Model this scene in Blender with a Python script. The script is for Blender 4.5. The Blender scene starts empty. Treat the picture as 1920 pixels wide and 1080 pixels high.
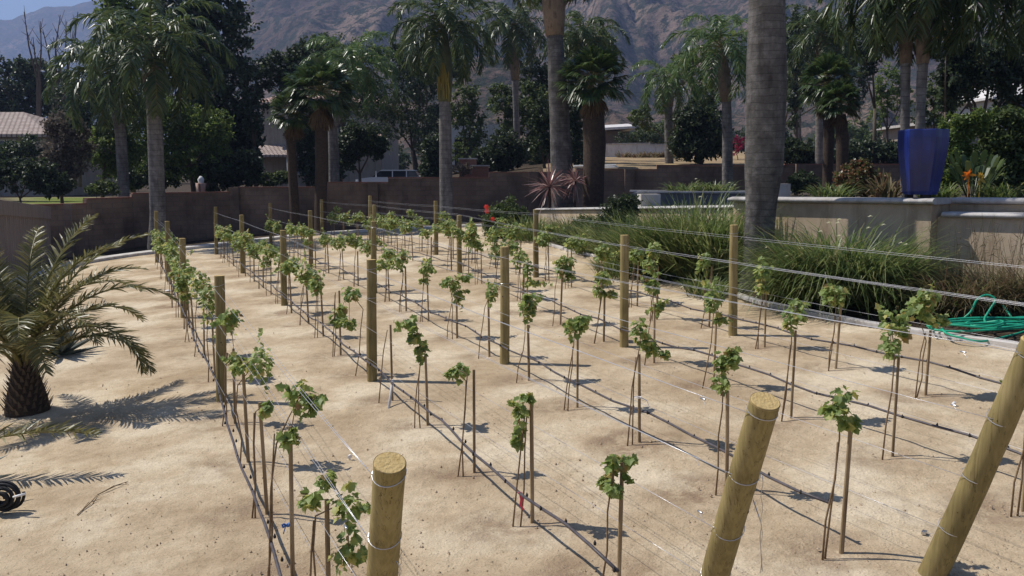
import bpy, math, random
import numpy as np
from mathutils import Vector, Matrix
R = math.radians
C = bpy.context.scene.collection
scene = bpy.context.scene

# ------------------------------------------------------------------ camera, world, sun, exposure
CZ = 2.863                      # camera height; the garden ground is the plane z = .0583 x + .0244 y
F = 1650.0                      # focal length in pixels of the 1920 px wide photograph
PITCH = math.atan(211 / F)
cam_d = bpy.data.cameras.new('camera'); cam = bpy.data.objects.new('camera', cam_d); C.objects.link(cam)
cam.location = (0, 0, CZ); cam.rotation_euler = (math.pi / 2 - PITCH, 0, 0)
cam_d.sensor_width = 36.0; cam_d.lens = 36.0 * F / 1920; cam_d.clip_start = .05; cam_d.clip_end = 9000
scene.camera = cam
SUN_ELEV = 53.0
SHX, SHY = 1.0, -0.37           # horizontal direction in which shadows fall
world = bpy.data.worlds.new("World"); scene.world = world; world.use_nodes = True
wn = world.node_tree.nodes; wl = world.node_tree.links
bg = wn['Background']; sky = wn.new('ShaderNodeTexSky'); sky.sky_type = 'NISHITA'; sky.sun_disc = False
sky.sun_elevation = R(SUN_ELEV); sky.sun_rotation = math.atan2(-SHX, -SHY)
sky.altitude = 300; sky.dust_density = 0.4; sky.ozone_density = 5
wl.new(sky.outputs[0], bg.inputs[0]); bg.inputs[1].default_value = 0.07
sun_d = bpy.data.lights.new('sun', 'SUN'); sun_d.energy = 4.0; sun_d.angle = R(.5); sun_d.color = (1, .95, .88)
sun = bpy.data.objects.new('sun', sun_d); C.objects.link(sun)
hl = math.hypot(SHX, SHY)
sdir = Vector((SHX / hl * math.cos(R(SUN_ELEV)), SHY / hl * math.cos(R(SUN_ELEV)), -math.sin(R(SUN_ELEV))))
sun.rotation_euler = sdir.to_track_quat('-Z', 'Y').to_euler(); sun.location = (-20, 10, 30)
scene.view_settings.view_transform = 'Standard'; scene.view_settings.look = 'None'
scene.view_settings.gamma = 1.0; scene.view_settings.exposure = 0.42
try: scene.view_settings.use_curve_mapping = False
except Exception: pass
scene.cycles.max_bounces = 6; scene.cycles.transparent_max_bounces = 8; scene.cycles.volume_bounces = 0

# ------------------------------------------------------------------ helpers
cp, sp = math.cos(PITCH), math.sin(PITCH)
def ray(px, py):
    u = (px - 960) / F; v = (540 - py) / F
    return Vector((u, cp + sp * v, -sp + cp * v))
def W(px, py, Y):               # the point seen at a pixel of the photo, at distance Y
    d = ray(px, py); return Vector((0, 0, CZ)) + d * (Y / d.y)
def G(px, py):                  # the ground point seen at a pixel
    d = ray(px, py); t = -CZ / (d.z - .0583 * d.x - .0244 * d.y); return Vector((0, 0, CZ)) + d * t
def gz(x, y): return .0583 * x + .0244 * y

class MB:
    def __init__(s): s.v = []; s.f = []; s.m = []
    def add(s, vs, fs, mi=0):
        o = len(s.v); s.v.extend([tuple(p) for p in vs]); s.f.extend([tuple(i + o for i in f) for f in fs]); s.m.extend([mi] * len(fs))
    def box(s, c, d, rz=0, mi=0, top=1.0):
        cx, cy, cz = c; a, b, h = d[0] / 2, d[1] / 2, d[2] / 2; ca, sa = math.cos(rz), math.sin(rz); vs = []
        for z, k in ((-h, 1), (h, top)):
            for x, y in ((-a, -b), (a, -b), (a, b), (-a, b)):
                vs.append((cx + (x * ca - y * sa) * k, cy + (x * sa + y * ca) * k, cz + z))
        s.add(vs, [(3, 2, 1, 0), (4, 5, 6, 7), (0, 1, 5, 4), (1, 2, 6, 5), (2, 3, 7, 6), (3, 0, 4, 7)], mi)
    def tube(s, pts, rad, n=8, mi=0, cap=True, capmi=None):
        pts = [Vector(p) for p in pts]; m = len(pts)
        if not hasattr(rad, '__len__'): rad = [rad] * m
        vs = []; prev = None
        for i, p in enumerate(pts):
            t = (pts[min(i + 1, m - 1)] - pts[max(i - 1, 0)]).normalized()
            if prev is None:
                a = Vector((0, 0, 1)) if abs(t.z) < .9 else Vector((1, 0, 0)); u = t.cross(a).normalized()
            else: u = (prev - t * prev.dot(t)).normalized()
            prev = u; w = t.cross(u)
            for k in range(n):
                an = 2 * math.pi * k / n; vs.append(p + (u * math.cos(an) + w * math.sin(an)) * rad[i])
        fs = []
        for i in range(m - 1):
            for k in range(n): fs.append((i * n + k, i * n + (k + 1) % n, (i + 1) * n + (k + 1) % n, (i + 1) * n + k))
        s.add(vs, fs, mi)
        if cap:
            o = len(s.v) - m * n; s.f.append(tuple(o + k for k in range(n - 1, -1, -1))); s.m.append(mi)
            s.f.append(tuple(o + (m - 1) * n + k for k in range(n))); s.m.append(mi if capmi is None else capmi)
    def blade(s, pts, widths, side, mi=0):
        vs = []; side = Vector(side).normalized()
        for p, w in zip(pts, widths): p = Vector(p); vs += [p - side * w / 2, p + side * w / 2]
        s.add(vs, [(2 * i, 2 * i + 1, 2 * i + 3, 2 * i + 2) for i in range(len(pts) - 1)], mi)
    def lathe(s, c, prof, n=16, mi=0):
        vs = []
        for r, z in prof:
            for k in range(n): a = 2 * math.pi * k / n; vs.append((c[0] + r * math.cos(a), c[1] + r * math.sin(a), c[2] + z))
        s.add(vs, [(i * n + k, i * n + (k + 1) % n, (i + 1) * n + (k + 1) % n, (i + 1) * n + k) for i in range(len(prof) - 1) for k in range(n)], mi)
    def build(s, name, mats, parent=None, smooth=False):
        me = bpy.data.meshes.new(name)
        off = parent.location if parent is not None else Vector((0, 0, 0))
        v = [(p[0] - off.x, p[1] - off.y, p[2] - off.z) for p in s.v]
        me.from_pydata(v, [], s.f)
        if not isinstance(mats, (list, tuple)): mats = [mats]
        for m in mats: me.materials.append(m)
        if len(mats) > 1: me.polygons.foreach_set('material_index', s.m)
        if smooth: me.polygons.foreach_set('use_smooth', [True] * len(s.f))
        me.update()
        o = bpy.data.objects.new(name, me); C.objects.link(o)
        if parent is not None: o.parent = parent
        return o

def tag(o, label, cat, group=None, kind=None):
    o['label'] = label; o['category'] = cat
    if group: o['group'] = group
    if kind: o['kind'] = kind
    return o
def thing(name, label, cat, loc=(0, 0, 0), group=None):
    o = bpy.data.objects.new(name, None); C.objects.link(o); o.location = loc; o.empty_display_size = .2
    return tag(o, label, cat, group)
def struct(o): o['kind'] = 'structure'; return o
def dup(root, loc, rz, sc, label, group=None):
    r = root.copy(); C.objects.link(r); r.location = loc; r.rotation_euler = (0, 0, rz); r.scale = (sc, sc, sc); r['label'] = label
    if group: r['group'] = group
    for ch in list(root.children):
        c = ch.copy(); C.objects.link(c); c.parent = r
    return r

# ------------------------------------------------------------------ materials
def newmat(name):
    m = bpy.data.materials.new(name); m.use_nodes = True; nt = m.node_tree
    return m, nt, nt.nodes, nt.links, nt.nodes['Principled BSDF']
def ramp(N, cols, pos=None):
    r = N.new('ShaderNodeValToRGB'); e = r.color_ramp.elements
    pos = pos or [i / (len(cols) - 1) for i in range(len(cols))]
    while len(e) < len(cols): e.new(.5)
    for i, (c, p) in enumerate(zip(cols, pos)): e[i].position = p; e[i].color = (*c, 1)
    return r
def surf(name, cols, scale=5, rough=.85, bump=.3, bscale=30, stretch=(1, 1, 1), spec=.3, detail=6, pos=None, bd=.02):
    m, nt, N, L, P = newmat(name)
    tc = N.new('ShaderNodeTexCoord'); mp = N.new('ShaderNodeMapping'); mp.inputs['Scale'].default_value = stretch
    L.new(tc.outputs['Object'], mp.inputs[0])
    n = N.new('ShaderNodeTexNoise'); n.inputs['Scale'].default_value = scale; n.inputs['Detail'].default_value = detail; n.inputs['Roughness'].default_value = .65
    L.new(mp.outputs[0], n.inputs['Vector']); r = ramp(N, cols, pos or [.3 + .4 * i / max(1, len(cols) - 1) for i in range(len(cols))]); L.new(n.outputs['Fac'], r.inputs[0]); L.new(r.outputs[0], P.inputs['Base Color'])
    P.inputs['Roughness'].default_value = rough; P.inputs['Specular IOR Level'].default_value = spec
    if bump:
        b = N.new('ShaderNodeTexNoise'); b.inputs['Scale'].default_value = bscale; b.inputs['Detail'].default_value = 5; L.new(mp.outputs[0], b.inputs['Vector'])
        bp = N.new('ShaderNodeBump'); bp.inputs['Strength'].default_value = bump; bp.inputs['Distance'].default_value = bd; L.new(b.outputs['Fac'], bp.inputs['Height']); L.new(bp.outputs[0], P.inputs['Normal'])
    return m
def leafmat(name, cols, rough=.5, trans=.35, spec=.4, pos=None):
    m, nt, N, L, P = newmat(name)
    g = N.new('ShaderNodeNewGeometry'); r = ramp(N, cols, pos); L.new(g.outputs['Random Per Island'], r.inputs[0])
    L.new(r.outputs[0], P.inputs['Base Color']); P.inputs['Roughness'].default_value = rough; P.inputs['Specular IOR Level'].default_value = spec
    t = N.new('ShaderNodeBsdfTranslucent'); mx = N.new('ShaderNodeMixShader'); mx.inputs[0].default_value = trans
    hs = N.new('ShaderNodeHueSaturation'); hs.inputs['Value'].default_value = 1.5; hs.inputs['Hue'].default_value = .485; L.new(r.outputs[0], hs.inputs['Color']); L.new(hs.outputs[0], t.inputs[0])
    L.new(P.outputs[0], mx.inputs[1]); L.new(t.outputs[0], mx.inputs[2]); L.new(mx.outputs[0], N['Material Output'].inputs[0])
    return m
M = {}
M['palm_leaf'] = leafmat('palm_leaf', [(.036, .065, .022), (.065, .10, .032), (.11, .145, .045)], rough=.38, trans=.3, spec=.45)
M['palm_leaf_light'] = leafmat('palm_leaf_light', [(.05, .10, .03), (.09, .16, .05), (.15, .2, .06)], rough=.35, trans=.35)
M['fan_leaf'] = leafmat('fan_leaf', [(.025, .055, .015), (.05, .09, .025), (.1, .14, .04)], rough=.35, trans=.25, spec=.6)
M['date_leaf'] = leafmat('date_leaf', [(.08, .09, .028), (.15, .15, .05), (.26, .23, .09)], rough=.4, trans=.25)
M['dead_leaf'] = leafmat('dead_leaf', [(.10, .07, .035), (.17, .12, .07), (.08, .05, .03)], rough=.8, trans=.1, spec=.1)
M['dark_leaf'] = leafmat('dark_leaf', [(.02, .034, .015), (.035, .057, .022), (.065, .092, .03)], rough=.5, trans=.28)
M['mid_leaf'] = leafmat('mid_leaf', [(.04, .068, .02), (.07, .105, .03), (.12, .16, .04)], rough=.6, trans=.3)
M['bright_leaf'] = leafmat('bright_leaf', [(.06, .10, .022), (.10, .16, .035), (.17, .22, .05)], rough=.6, trans=.4)
M['grey_leaf'] = leafmat('grey_leaf', [(.08, .075, .055), (.15, .13, .10), (.23, .19, .15)], rough=.8, trans=.2, spec=.1)
M['croton_leaf'] = leafmat('croton_leaf', [(.05, .08, .03), (.12, .15, .04), (.20, .08, .04), (.22, .14, .07)], rough=.4, trans=.3)
M['vine_leaf'] = leafmat('vine_leaf', [(.11, .17, .045), (.20, .28, .08), (.31, .38, .12), (.48, .46, .14), (.24, .14, .06)], rough=.5, trans=.42, pos=[0, .4, .75, .92, 1])
M['lily_leaf'] = leafmat('lily_leaf', [(.055, .095, .027), (.105, .155, .043), (.2, .24, .08), (.27, .24, .11)], rough=.42, trans=.42, pos=[0, .4, .85, 1])
M['dry_blade'] = leafmat('dry_blade', [(.10, .10, .04), (.18, .15, .07), (.14, .08, .05)], rough=.7, trans=.3)
M['agave_leaf'] = leafmat('agave_leaf', [(.05, .07, .06), (.09, .11, .09)], rough=.5, trans=.02)
M['cordyline_leaf'] = leafmat('cordyline_leaf', [(.14, .05, .05), (.30, .17, .15), (.45, .33, .29)], rough=.35, trans=.2, spec=.6)
M['red_flower'] = leafmat('red_flower', [(.75, .05, .03), (.85, .12, .05)], trans=.3)
M['orange_flower'] = leafmat('orange_flower', [(.85, .22, .02), (.8, .35, .03)], trans=.3)
M['yellow_flower'] = leafmat('yellow_flower', [(.6, .4, .06), (.45, .32, .04)], trans=.3)
M['white_flower'] = leafmat('white_flower', [(.8, .78, .6), (.7, .7, .45)], trans=.3)
M['magenta_flower'] = leafmat('magenta_flower', [(.45, .02, .08), (.3, .02, .06)], trans=.3)
M['seed_spray'] = leafmat('seed_spray', [(.32, .25, .05), (.45, .36, .08)], rough=.7, trans=.2)
M['bark'] = surf('bark', [(.07, .05, .035), (.14, .11, .08)], 14, bump=.6, stretch=(1, 1, .3))
M['cane'] = surf('cane', [(.15, .095, .05), (.29, .20, .115)], 20, bump=.4)
M['boot'] = surf('boot', [(.10, .08, .06), (.26, .20, .15), (.16, .12, .09)], 6, bump=.5, stretch=(1, 1, .4))
M['fibre'] = surf('fibre', [(.035, .025, .018), (.09, .06, .04)], 12, bump=1, bscale=60)
M['shaft'] = surf('shaft', [(.09, .11, .05), (.16, .17, .08)], 4, rough=.5, bump=.1)
M['petiole'] = surf('petiole', [(.12, .11, .035), (.22, .18, .06)], 8, rough=.5, bump=.2)
M['stucco'] = surf('stucco', [(.40, .30, .195), (.52, .405, .275), (.60, .48, .34)], 1.1, bump=.35, bscale=90)
M['coping'] = surf('coping', [(.38, .36, .34), (.55, .52, .49)], 6, bump=.3, bscale=60, rough=.8)
M['concrete'] = surf('concrete', [(.46, .43, .39), (.64, .60, .55)], 3, bump=.25, bscale=50)
M['curb'] = surf('curb', [(.50, .47, .42), (.70, .66, .60)], 5, bump=.3, bscale=60)
M['trough'] = surf('trough', [(.10, .11, .13), (.15, .155, .17)], 3, bump=.15, bscale=30, rough=.6)
M['whitewall'] = surf('whitewall', [(.55, .52, .50), (.72, .70, .68)], 1, bump=.2)
M['house_wall'] = surf('house_wall', [(.30, .25, .20), (.38, .32, .26)], .6, bump=.2)
M['pale_wall'] = surf('pale_wall', [(.5, .48, .42), (.6, .57, .5)], .6, bump=.2)
M['glass'] = surf('glass', [(.02, .025, .03), (.035, .04, .05)], 1, rough=.08, bump=0, spec=.8)
M['car_paint'] = surf('car_paint', [(.55, .57, .60), (.65, .66, .68)], 1, rough=.2, bump=0, spec=.6)
M['car_white'] = surf('car_white', [(.78, .79, .8), (.84, .84, .84)], 1, rough=.2, bump=0, spec=.6)
M['rubber'] = surf('rubber', [(.015, .015, .016), (.03, .03, .03)], 10, rough=.7, bump=.2)
M['tube'] = surf('tube', [(.045, .04, .045), (.12, .105, .11)], 9, rough=.45, bump=.1)
M['wire'] = surf('wire', [(.50, .50, .52), (.68, .68, .69)], 9, rough=.35, bump=0); M['wire'].node_tree.nodes['Principled BSDF'].inputs['Metallic'].default_value = .55
M['steel'] = surf('steel', [(.5, .5, .5), (.65, .65, .65)], 9, rough=.3, bump=0); M['steel'].node_tree.nodes['Principled BSDF'].inputs['Metallic'].default_value = .9
M['hose'] = surf('hose', [(.015, .26, .15), (.03, .45, .27)], 7, rough=.4, bump=.05)
M['pvc'] = surf('pvc', [(.55, .53, .5), (.68, .66, .62)], 20, rough=.5, bump=.1)
M['ribbon'] = surf('ribbon', [(.8, .06, .10), (.9, .10, .16)], 20, rough=.6, bump=.1)
M['paper'] = surf('paper', [(.75, .74, .72), (.85, .84, .82)], 20, rough=.7, bump=.2)
M['blue_tie'] = surf('blue_tie', [(.04, .13, .35), (.08, .2, .5)], 20, rough=.5, bump=.1)
M['blue_glaze'] = surf('blue_glaze', [(.004, .011, .09), (.006, .017, .14), (.012, .03, .20)], 2.5, rough=.34, bump=.08, bscale=12, spec=.6)
M['black_iron'] = surf('black_iron', [(.01, .01, .01), (.03, .03, .03)], 10, rough=.6)
M['brick'] = surf('brick', [(.20, .09, .06), (.30, .15, .11)], 8, bump=.4, stretch=(1, 1, 3))
M['plank'] = surf('plank', [(.16, .13, .12), (.28, .24, .22)], 3, bump=.4, stretch=(4, 4, .4))
M['soffit'] = surf('soffit', [(.10, .08, .07), (.14, .11, .09)], 3, bump=.1)

def weather(m, dark=(.62, .58, .54), sc=(2.2, 2.2, .5), amt=.75, scale=1.6):
    nt = m.node_tree; N = nt.nodes; L = nt.links; P = N['Principled BSDF']; src = P.inputs['Base Color'].links[0].from_socket
    tc = N.new('ShaderNodeTexCoord'); mp = N.new('ShaderNodeMapping'); mp.inputs['Scale'].default_value = sc; L.new(tc.outputs['Object'], mp.inputs[0])
    n = N.new('ShaderNodeTexNoise'); n.inputs['Scale'].default_value = scale; n.inputs['Detail'].default_value = 8; n.inputs['Roughness'].default_value = .72; L.new(mp.outputs[0], n.inputs['Vector'])
    r = ramp(N, [dark, (1, 1, 1), (1.12, 1.12, 1.12)], [.34, .50, .68]); L.new(n.outputs[0], r.inputs[0])
    x = N.new('ShaderNodeMixRGB'); x.blend_type = 'MULTIPLY'; x.inputs[0].default_value = amt; L.new(src, x.inputs[1]); L.new(r.outputs[0], x.inputs[2]); L.new(x.outputs[0], P.inputs['Base Color'])
for k in ('stucco', 'whitewall', 'trough', 'concrete', 'curb', 'coping', 'house_wall'): weather(M[k])
weather(M['blue_glaze'], (.7, .7, .75), (2, 2, .7), .5, 3)
def block_mat():
    m, nt, N, L, P = newmat('block_wall')
    tc = N.new('ShaderNodeTexCoord'); b = N.new('ShaderNodeTexBrick'); b.inputs['Scale'].default_value = 1
    mp = N.new('ShaderNodeMapping'); mp.inputs['Rotation'].default_value = (R(90), 0, 0); L.new(tc.outputs['Object'], mp.inputs[0]); L.new(mp.outputs[0], b.inputs[0])
    b.inputs['Color1'].default_value = (.19, .13, .092, 1); b.inputs['Color2'].default_value = (.225, .162, .12, 1); b.inputs['Mortar'].default_value = (.15, .12, .10, 1)
    b.inputs['Brick Width'].default_value = .4; b.inputs['Row Height'].default_value = .2; b.inputs['Mortar Size'].default_value = .01
    n = N.new('ShaderNodeTexNoise'); n.inputs['Scale'].default_value = .7; n.inputs['Detail'].default_value = 6; L.new(tc.outputs['Object'], n.inputs['Vector'])
    rr = ramp(N, [(.6, .6, .62), (1.3, 1.25, 1.2)], [.3, .7]); L.new(n.outputs[0], rr.inputs[0])
    mx = N.new('ShaderNodeMixRGB'); mx.blend_type = 'MULTIPLY'; mx.inputs[0].default_value = 1; L.new(b.outputs[0], mx.inputs[1]); L.new(rr.outputs[0], mx.inputs[2]); L.new(mx.outputs[0], P.inputs['Base Color']); P.inputs['Roughness'].default_value = .9
    bp = N.new('ShaderNodeBump'); bp.inputs['Strength'].default_value = .5; bp.inputs['Distance'].default_value = .01; bp.invert = True; L.new(b.outputs['Fac'], bp.inputs['Height']); L.new(bp.outputs[0], P.inputs['Normal'])
    return m
M['block'] = block_mat(); weather(M['block'], (.6, .58, .56), (1, 1, .6), .9, 1.1)
def trunk_mat(name, c0, c1, c2, freq):
    m, nt, N, L, P = newmat(name)
    tc = N.new('ShaderNodeTexCoord'); w = N.new('ShaderNodeTexWave'); w.bands_direction = 'Z'; w.wave_profile = 'SAW'; w.inputs['Scale'].default_value = freq; w.inputs['Distortion'].default_value = 3.5; w.inputs['Detail'].default_value = 3; w.inputs['Detail Scale'].default_value = .6
    L.new(tc.outputs['Object'], w.inputs[0])
    n = N.new('ShaderNodeTexNoise'); n.inputs['Scale'].default_value = 4; n.inputs['Detail'].default_value = 7; n.inputs['Roughness'].default_value = .7; L.new(tc.outputs['Object'], n.inputs['Vector'])
    r = ramp(N, [c0, c1, c2], [.3, .5, .72]); L.new(n.outputs[0], r.inputs[0])
    rw = ramp(N, [(.35, .33, .31), (1, 1, 1)], [.0, .16]); L.new(w.outputs[0], rw.inputs[0])
    mx = N.new('ShaderNodeMixRGB'); mx.blend_type = 'MULTIPLY'; mx.inputs[0].default_value = .8; L.new(r.outputs[0], mx.inputs[1]); L.new(rw.outputs[0], mx.inputs[2])
    mq = N.new('ShaderNodeMapping'); mq.inputs['Scale'].default_value = (3, 3, .5); L.new(tc.outputs['Object'], mq.inputs[0]); n4 = N.new('ShaderNodeTexNoise'); n4.inputs['Scale'].default_value = 1.3; n4.inputs['Detail'].default_value = 6; n4.inputs['Roughness'].default_value = .7; L.new(mq.outputs[0], n4.inputs['Vector']); r4 = ramp(N, [(.5, .47, .45), (1, 1, 1), (1.25, 1.25, 1.22)], [.36, .5, .66]); L.new(n4.outputs[0], r4.inputs[0])
    mw = N.new('ShaderNodeMixRGB'); mw.blend_type = 'MULTIPLY'; mw.inputs[0].default_value = .85; L.new(mx.outputs[0], mw.inputs[1]); L.new(r4.outputs[0], mw.inputs[2]); L.new(mw.outputs[0], P.inputs['Base Color'])
    ad = N.new('ShaderNodeMath'); ad.operation = 'MULTIPLY_ADD'; ad.inputs[1].default_value = .7; L.new(w.outputs[0], ad.inputs[0]); L.new(n.outputs[0], ad.inputs[2])
    bp = N.new('ShaderNodeBump'); bp.inputs['Strength'].default_value = .8; bp.inputs['Distance'].default_value = .04; L.new(ad.outputs[0], bp.inputs['Height']); L.new(bp.outputs[0], P.inputs['Normal']); P.inputs['Roughness'].default_value = .85
    return m
M['palm_trunk'] = trunk_mat('palm_trunk', (.065, .06, .056), (.115, .107, .10), (.23, .215, .205), 2.4)
M['palm_trunk_far'] = trunk_mat('palm_trunk_far', (.11, .10, .09), (.18, .165, .15), (.30, .28, .26), 1.6)
def wood_mat(name, c0, c1, c2, obj_scale=(9, 9, .7)):
    m, nt, N, L, P = newmat(name)
    tc = N.new('ShaderNodeTexCoord'); mp = N.new('ShaderNodeMapping'); mp.inputs['Scale'].default_value = obj_scale; L.new(tc.outputs['Object'], mp.inputs[0])
    oi = N.new('ShaderNodeObjectInfo'); L.new(oi.outputs['Random'], mp.inputs['Location'])
    n = N.new('ShaderNodeTexNoise'); n.inputs['Scale'].default_value = 5; n.inputs['Detail'].default_value = 7; n.inputs['Roughness'].default_value = .6; L.new(mp.outputs[0], n.inputs['Vector'])
    n2 = N.new('ShaderNodeTexNoise'); n2.inputs['Scale'].default_value = 2.5; n2.inputs['Detail'].default_value = 2; L.new(tc.outputs['Object'], n2.inputs['Vector'])
    mm = N.new('ShaderNodeMath'); mm.operation = 'MULTIPLY_ADD'; mm.inputs[1].default_value = .55; L.new(n2.outputs[0], mm.inputs[0])
    m3 = N.new('ShaderNodeMath'); m3.operation = 'MULTIPLY'; m3.inputs[1].default_value = .5; L.new(n.outputs[0], m3.inputs[0]); L.new(m3.outputs[0], mm.inputs[2])
    r = ramp(N, [c0, c1, c2], [.35, .52, .68]); L.new(mm.outputs[0], r.inputs[0])
    mc = N.new('ShaderNodeMapping'); mc.inputs['Scale'].default_value = (30, 30, .9); L.new(tc.outputs['Object'], mc.inputs[0]); L.new(oi.outputs['Random'], mc.inputs['Location'])
    nc = N.new('ShaderNodeTexNoise'); nc.inputs['Scale'].default_value = 1.6; nc.inputs['Detail'].default_value = 3; L.new(mc.outputs[0], nc.inputs['Vector']); rc = ramp(N, [(1, 1, 1), (.38, .34, .3), (1, 1, 1)], [.60, .63, .66]); L.new(nc.outputs[0], rc.inputs[0])
    mz = N.new('ShaderNodeMixRGB'); mz.blend_type = 'MULTIPLY'; mz.inputs[0].default_value = .8; L.new(r.outputs[0], mz.inputs[1]); L.new(rc.outputs[0], mz.inputs[2])
    hs = N.new('ShaderNodeHueSaturation'); L.new(mz.outputs[0], hs.inputs['Color'])
    mr = N.new('ShaderNodeMapRange'); mr.inputs['To Min'].default_value = .8; mr.inputs['To Max'].default_value = 1.2; L.new(oi.outputs['Random'], mr.inputs[0]); L.new(mr.outputs[0], hs.inputs['Value'])
    L.new(hs.outputs[0], P.inputs['Base Color']); P.inputs['Roughness'].default_value = .75; P.inputs['Specular IOR Level'].default_value = .25
    bp = N.new('ShaderNodeBump'); bp.inputs['Strength'].default_value = .35; bp.inputs['Distance'].default_value = .006; L.new(n.outputs[0], bp.inputs['Height']); L.new(bp.outputs[0], P.inputs['Normal'])
    return m
M['post'] = wood_mat('post', (.17, .13, .05), (.265, .207, .083), (.36, .285, .13))
M['post_cut'] = surf('post_cut', [(.42, .28, .10), (.58, .42, .18), (.5, .36, .15)], 18, bump=.5, bscale=60, rough=.8)
M['stake'] = wood_mat('stake', (.20, .135, .07), (.30, .215, .12), (.42, .32, .19))
M['knot'] = surf('knot', [(.06, .03, .015), (.12, .07, .03)], 30, bump=.3)
def tile_mat(name, c0, c1, c2):
    m, nt, N, L, P = newmat(name)
    tc = N.new('ShaderNodeTexCoord'); b = N.new('ShaderNodeTexBrick'); L.new(tc.outputs['Object'], b.inputs[0]); b.inputs['Scale'].default_value = 1
    b.inputs['Color1'].default_value = (*c0, 1); b.inputs['Color2'].default_value = (*c1, 1); b.inputs['Mortar'].default_value = (*c2, 1); b.inputs['Brick Width'].default_value = .35; b.inputs['Row Height'].default_value = .4; b.inputs['Mortar Size'].default_value = .05
    L.new(b.outputs[0], P.inputs['Base Color']); P.inputs['Roughness'].default_value = .85
    bp = N.new('ShaderNodeBump'); bp.inputs['Strength'].default_value = .8; bp.inputs['Distance'].default_value = .08; bp.invert = True; L.new(b.outputs['Fac'], bp.inputs['Height']); L.new(bp.outputs[0], P.inputs['Normal'])
    return m
M['tiles'] = tile_mat('tiles', (.36, .28, .23), (.46, .37, .32), (.16, .11, .09))
M['tiles_pink'] = tile_mat('tiles_pink', (.46, .28, .22), (.58, .40, .33), (.2, .12, .1))

# ------------------------------------------------------------------ noise in numpy
def vnoise(x, y, seed=0):
    xi = np.floor(x).astype(np.int64); yi = np.floor(y).astype(np.int64); xf = x - xi; yf = y - yi
    def h(a, b):
        n = (a * 374761393 + b * 668265263 + seed * 974634777) & 0x7fffffff
        n = ((n ^ (n >> 13)) * 1274126177) & 0x7fffffff
        return ((n ^ (n >> 16)) & 0xffff) / 65535.0
    u = xf * xf * (3 - 2 * xf); v = yf * yf * (3 - 2 * yf)
    return (h(xi, yi) * (1 - u) + h(xi + 1, yi) * u) * (1 - v) + (h(xi, yi + 1) * (1 - u) + h(xi + 1, yi + 1) * u) * v
def fbm(x, y, o=4, seed=0, g=.5):
    s = 0; a = 1; t = 0
    for i in range(o): s = s + a * vnoise(x * 2 ** i + 17.3 * i, y * 2 ** i - 9.1 * i, seed + i); t += a; a *= g
    return s / t

# ------------------------------------------------------------------ the rows of the vineyard
SL = -.428                                        # dx/dy along every row
ROWN = ['leftmost row', 'second row from the left', 'middle row', 'fourth row from the left', 'rightmost row']
ORD = ['first', 'second', 'third', 'fourth', 'fifth', 'sixth', 'seventh', 'eighth', 'ninth', 'tenth', 'eleventh', 'twelfth', 'thirteenth', 'fourteenth', 'fifteenth', 'sixteenth', 'seventeenth', 'eighteenth', 'nineteenth', 'twentieth', 'twenty-first', 'twenty-second', 'twenty-third', 'twenty-fourth']
POSTS = [[(415, 517, 752), (345, 447, 596), (316, 415, 528), (295, 396, 492)],
         [(698, 487, 713), (533, 432, 573), (455, 403, 512), (406, 388, 477)],
         [(946, 463, 682), (702, 415, 550), (583, 395, 500), (508, 381, 466)],
         [(1170, 441, 650), (862, 404, 513), (703, 384, 470), (604, 374, 449)],
         [(1374, 422, 628), (1005, 393, 520), (818, 377, 478), (695, 367, 452)]]
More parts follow.
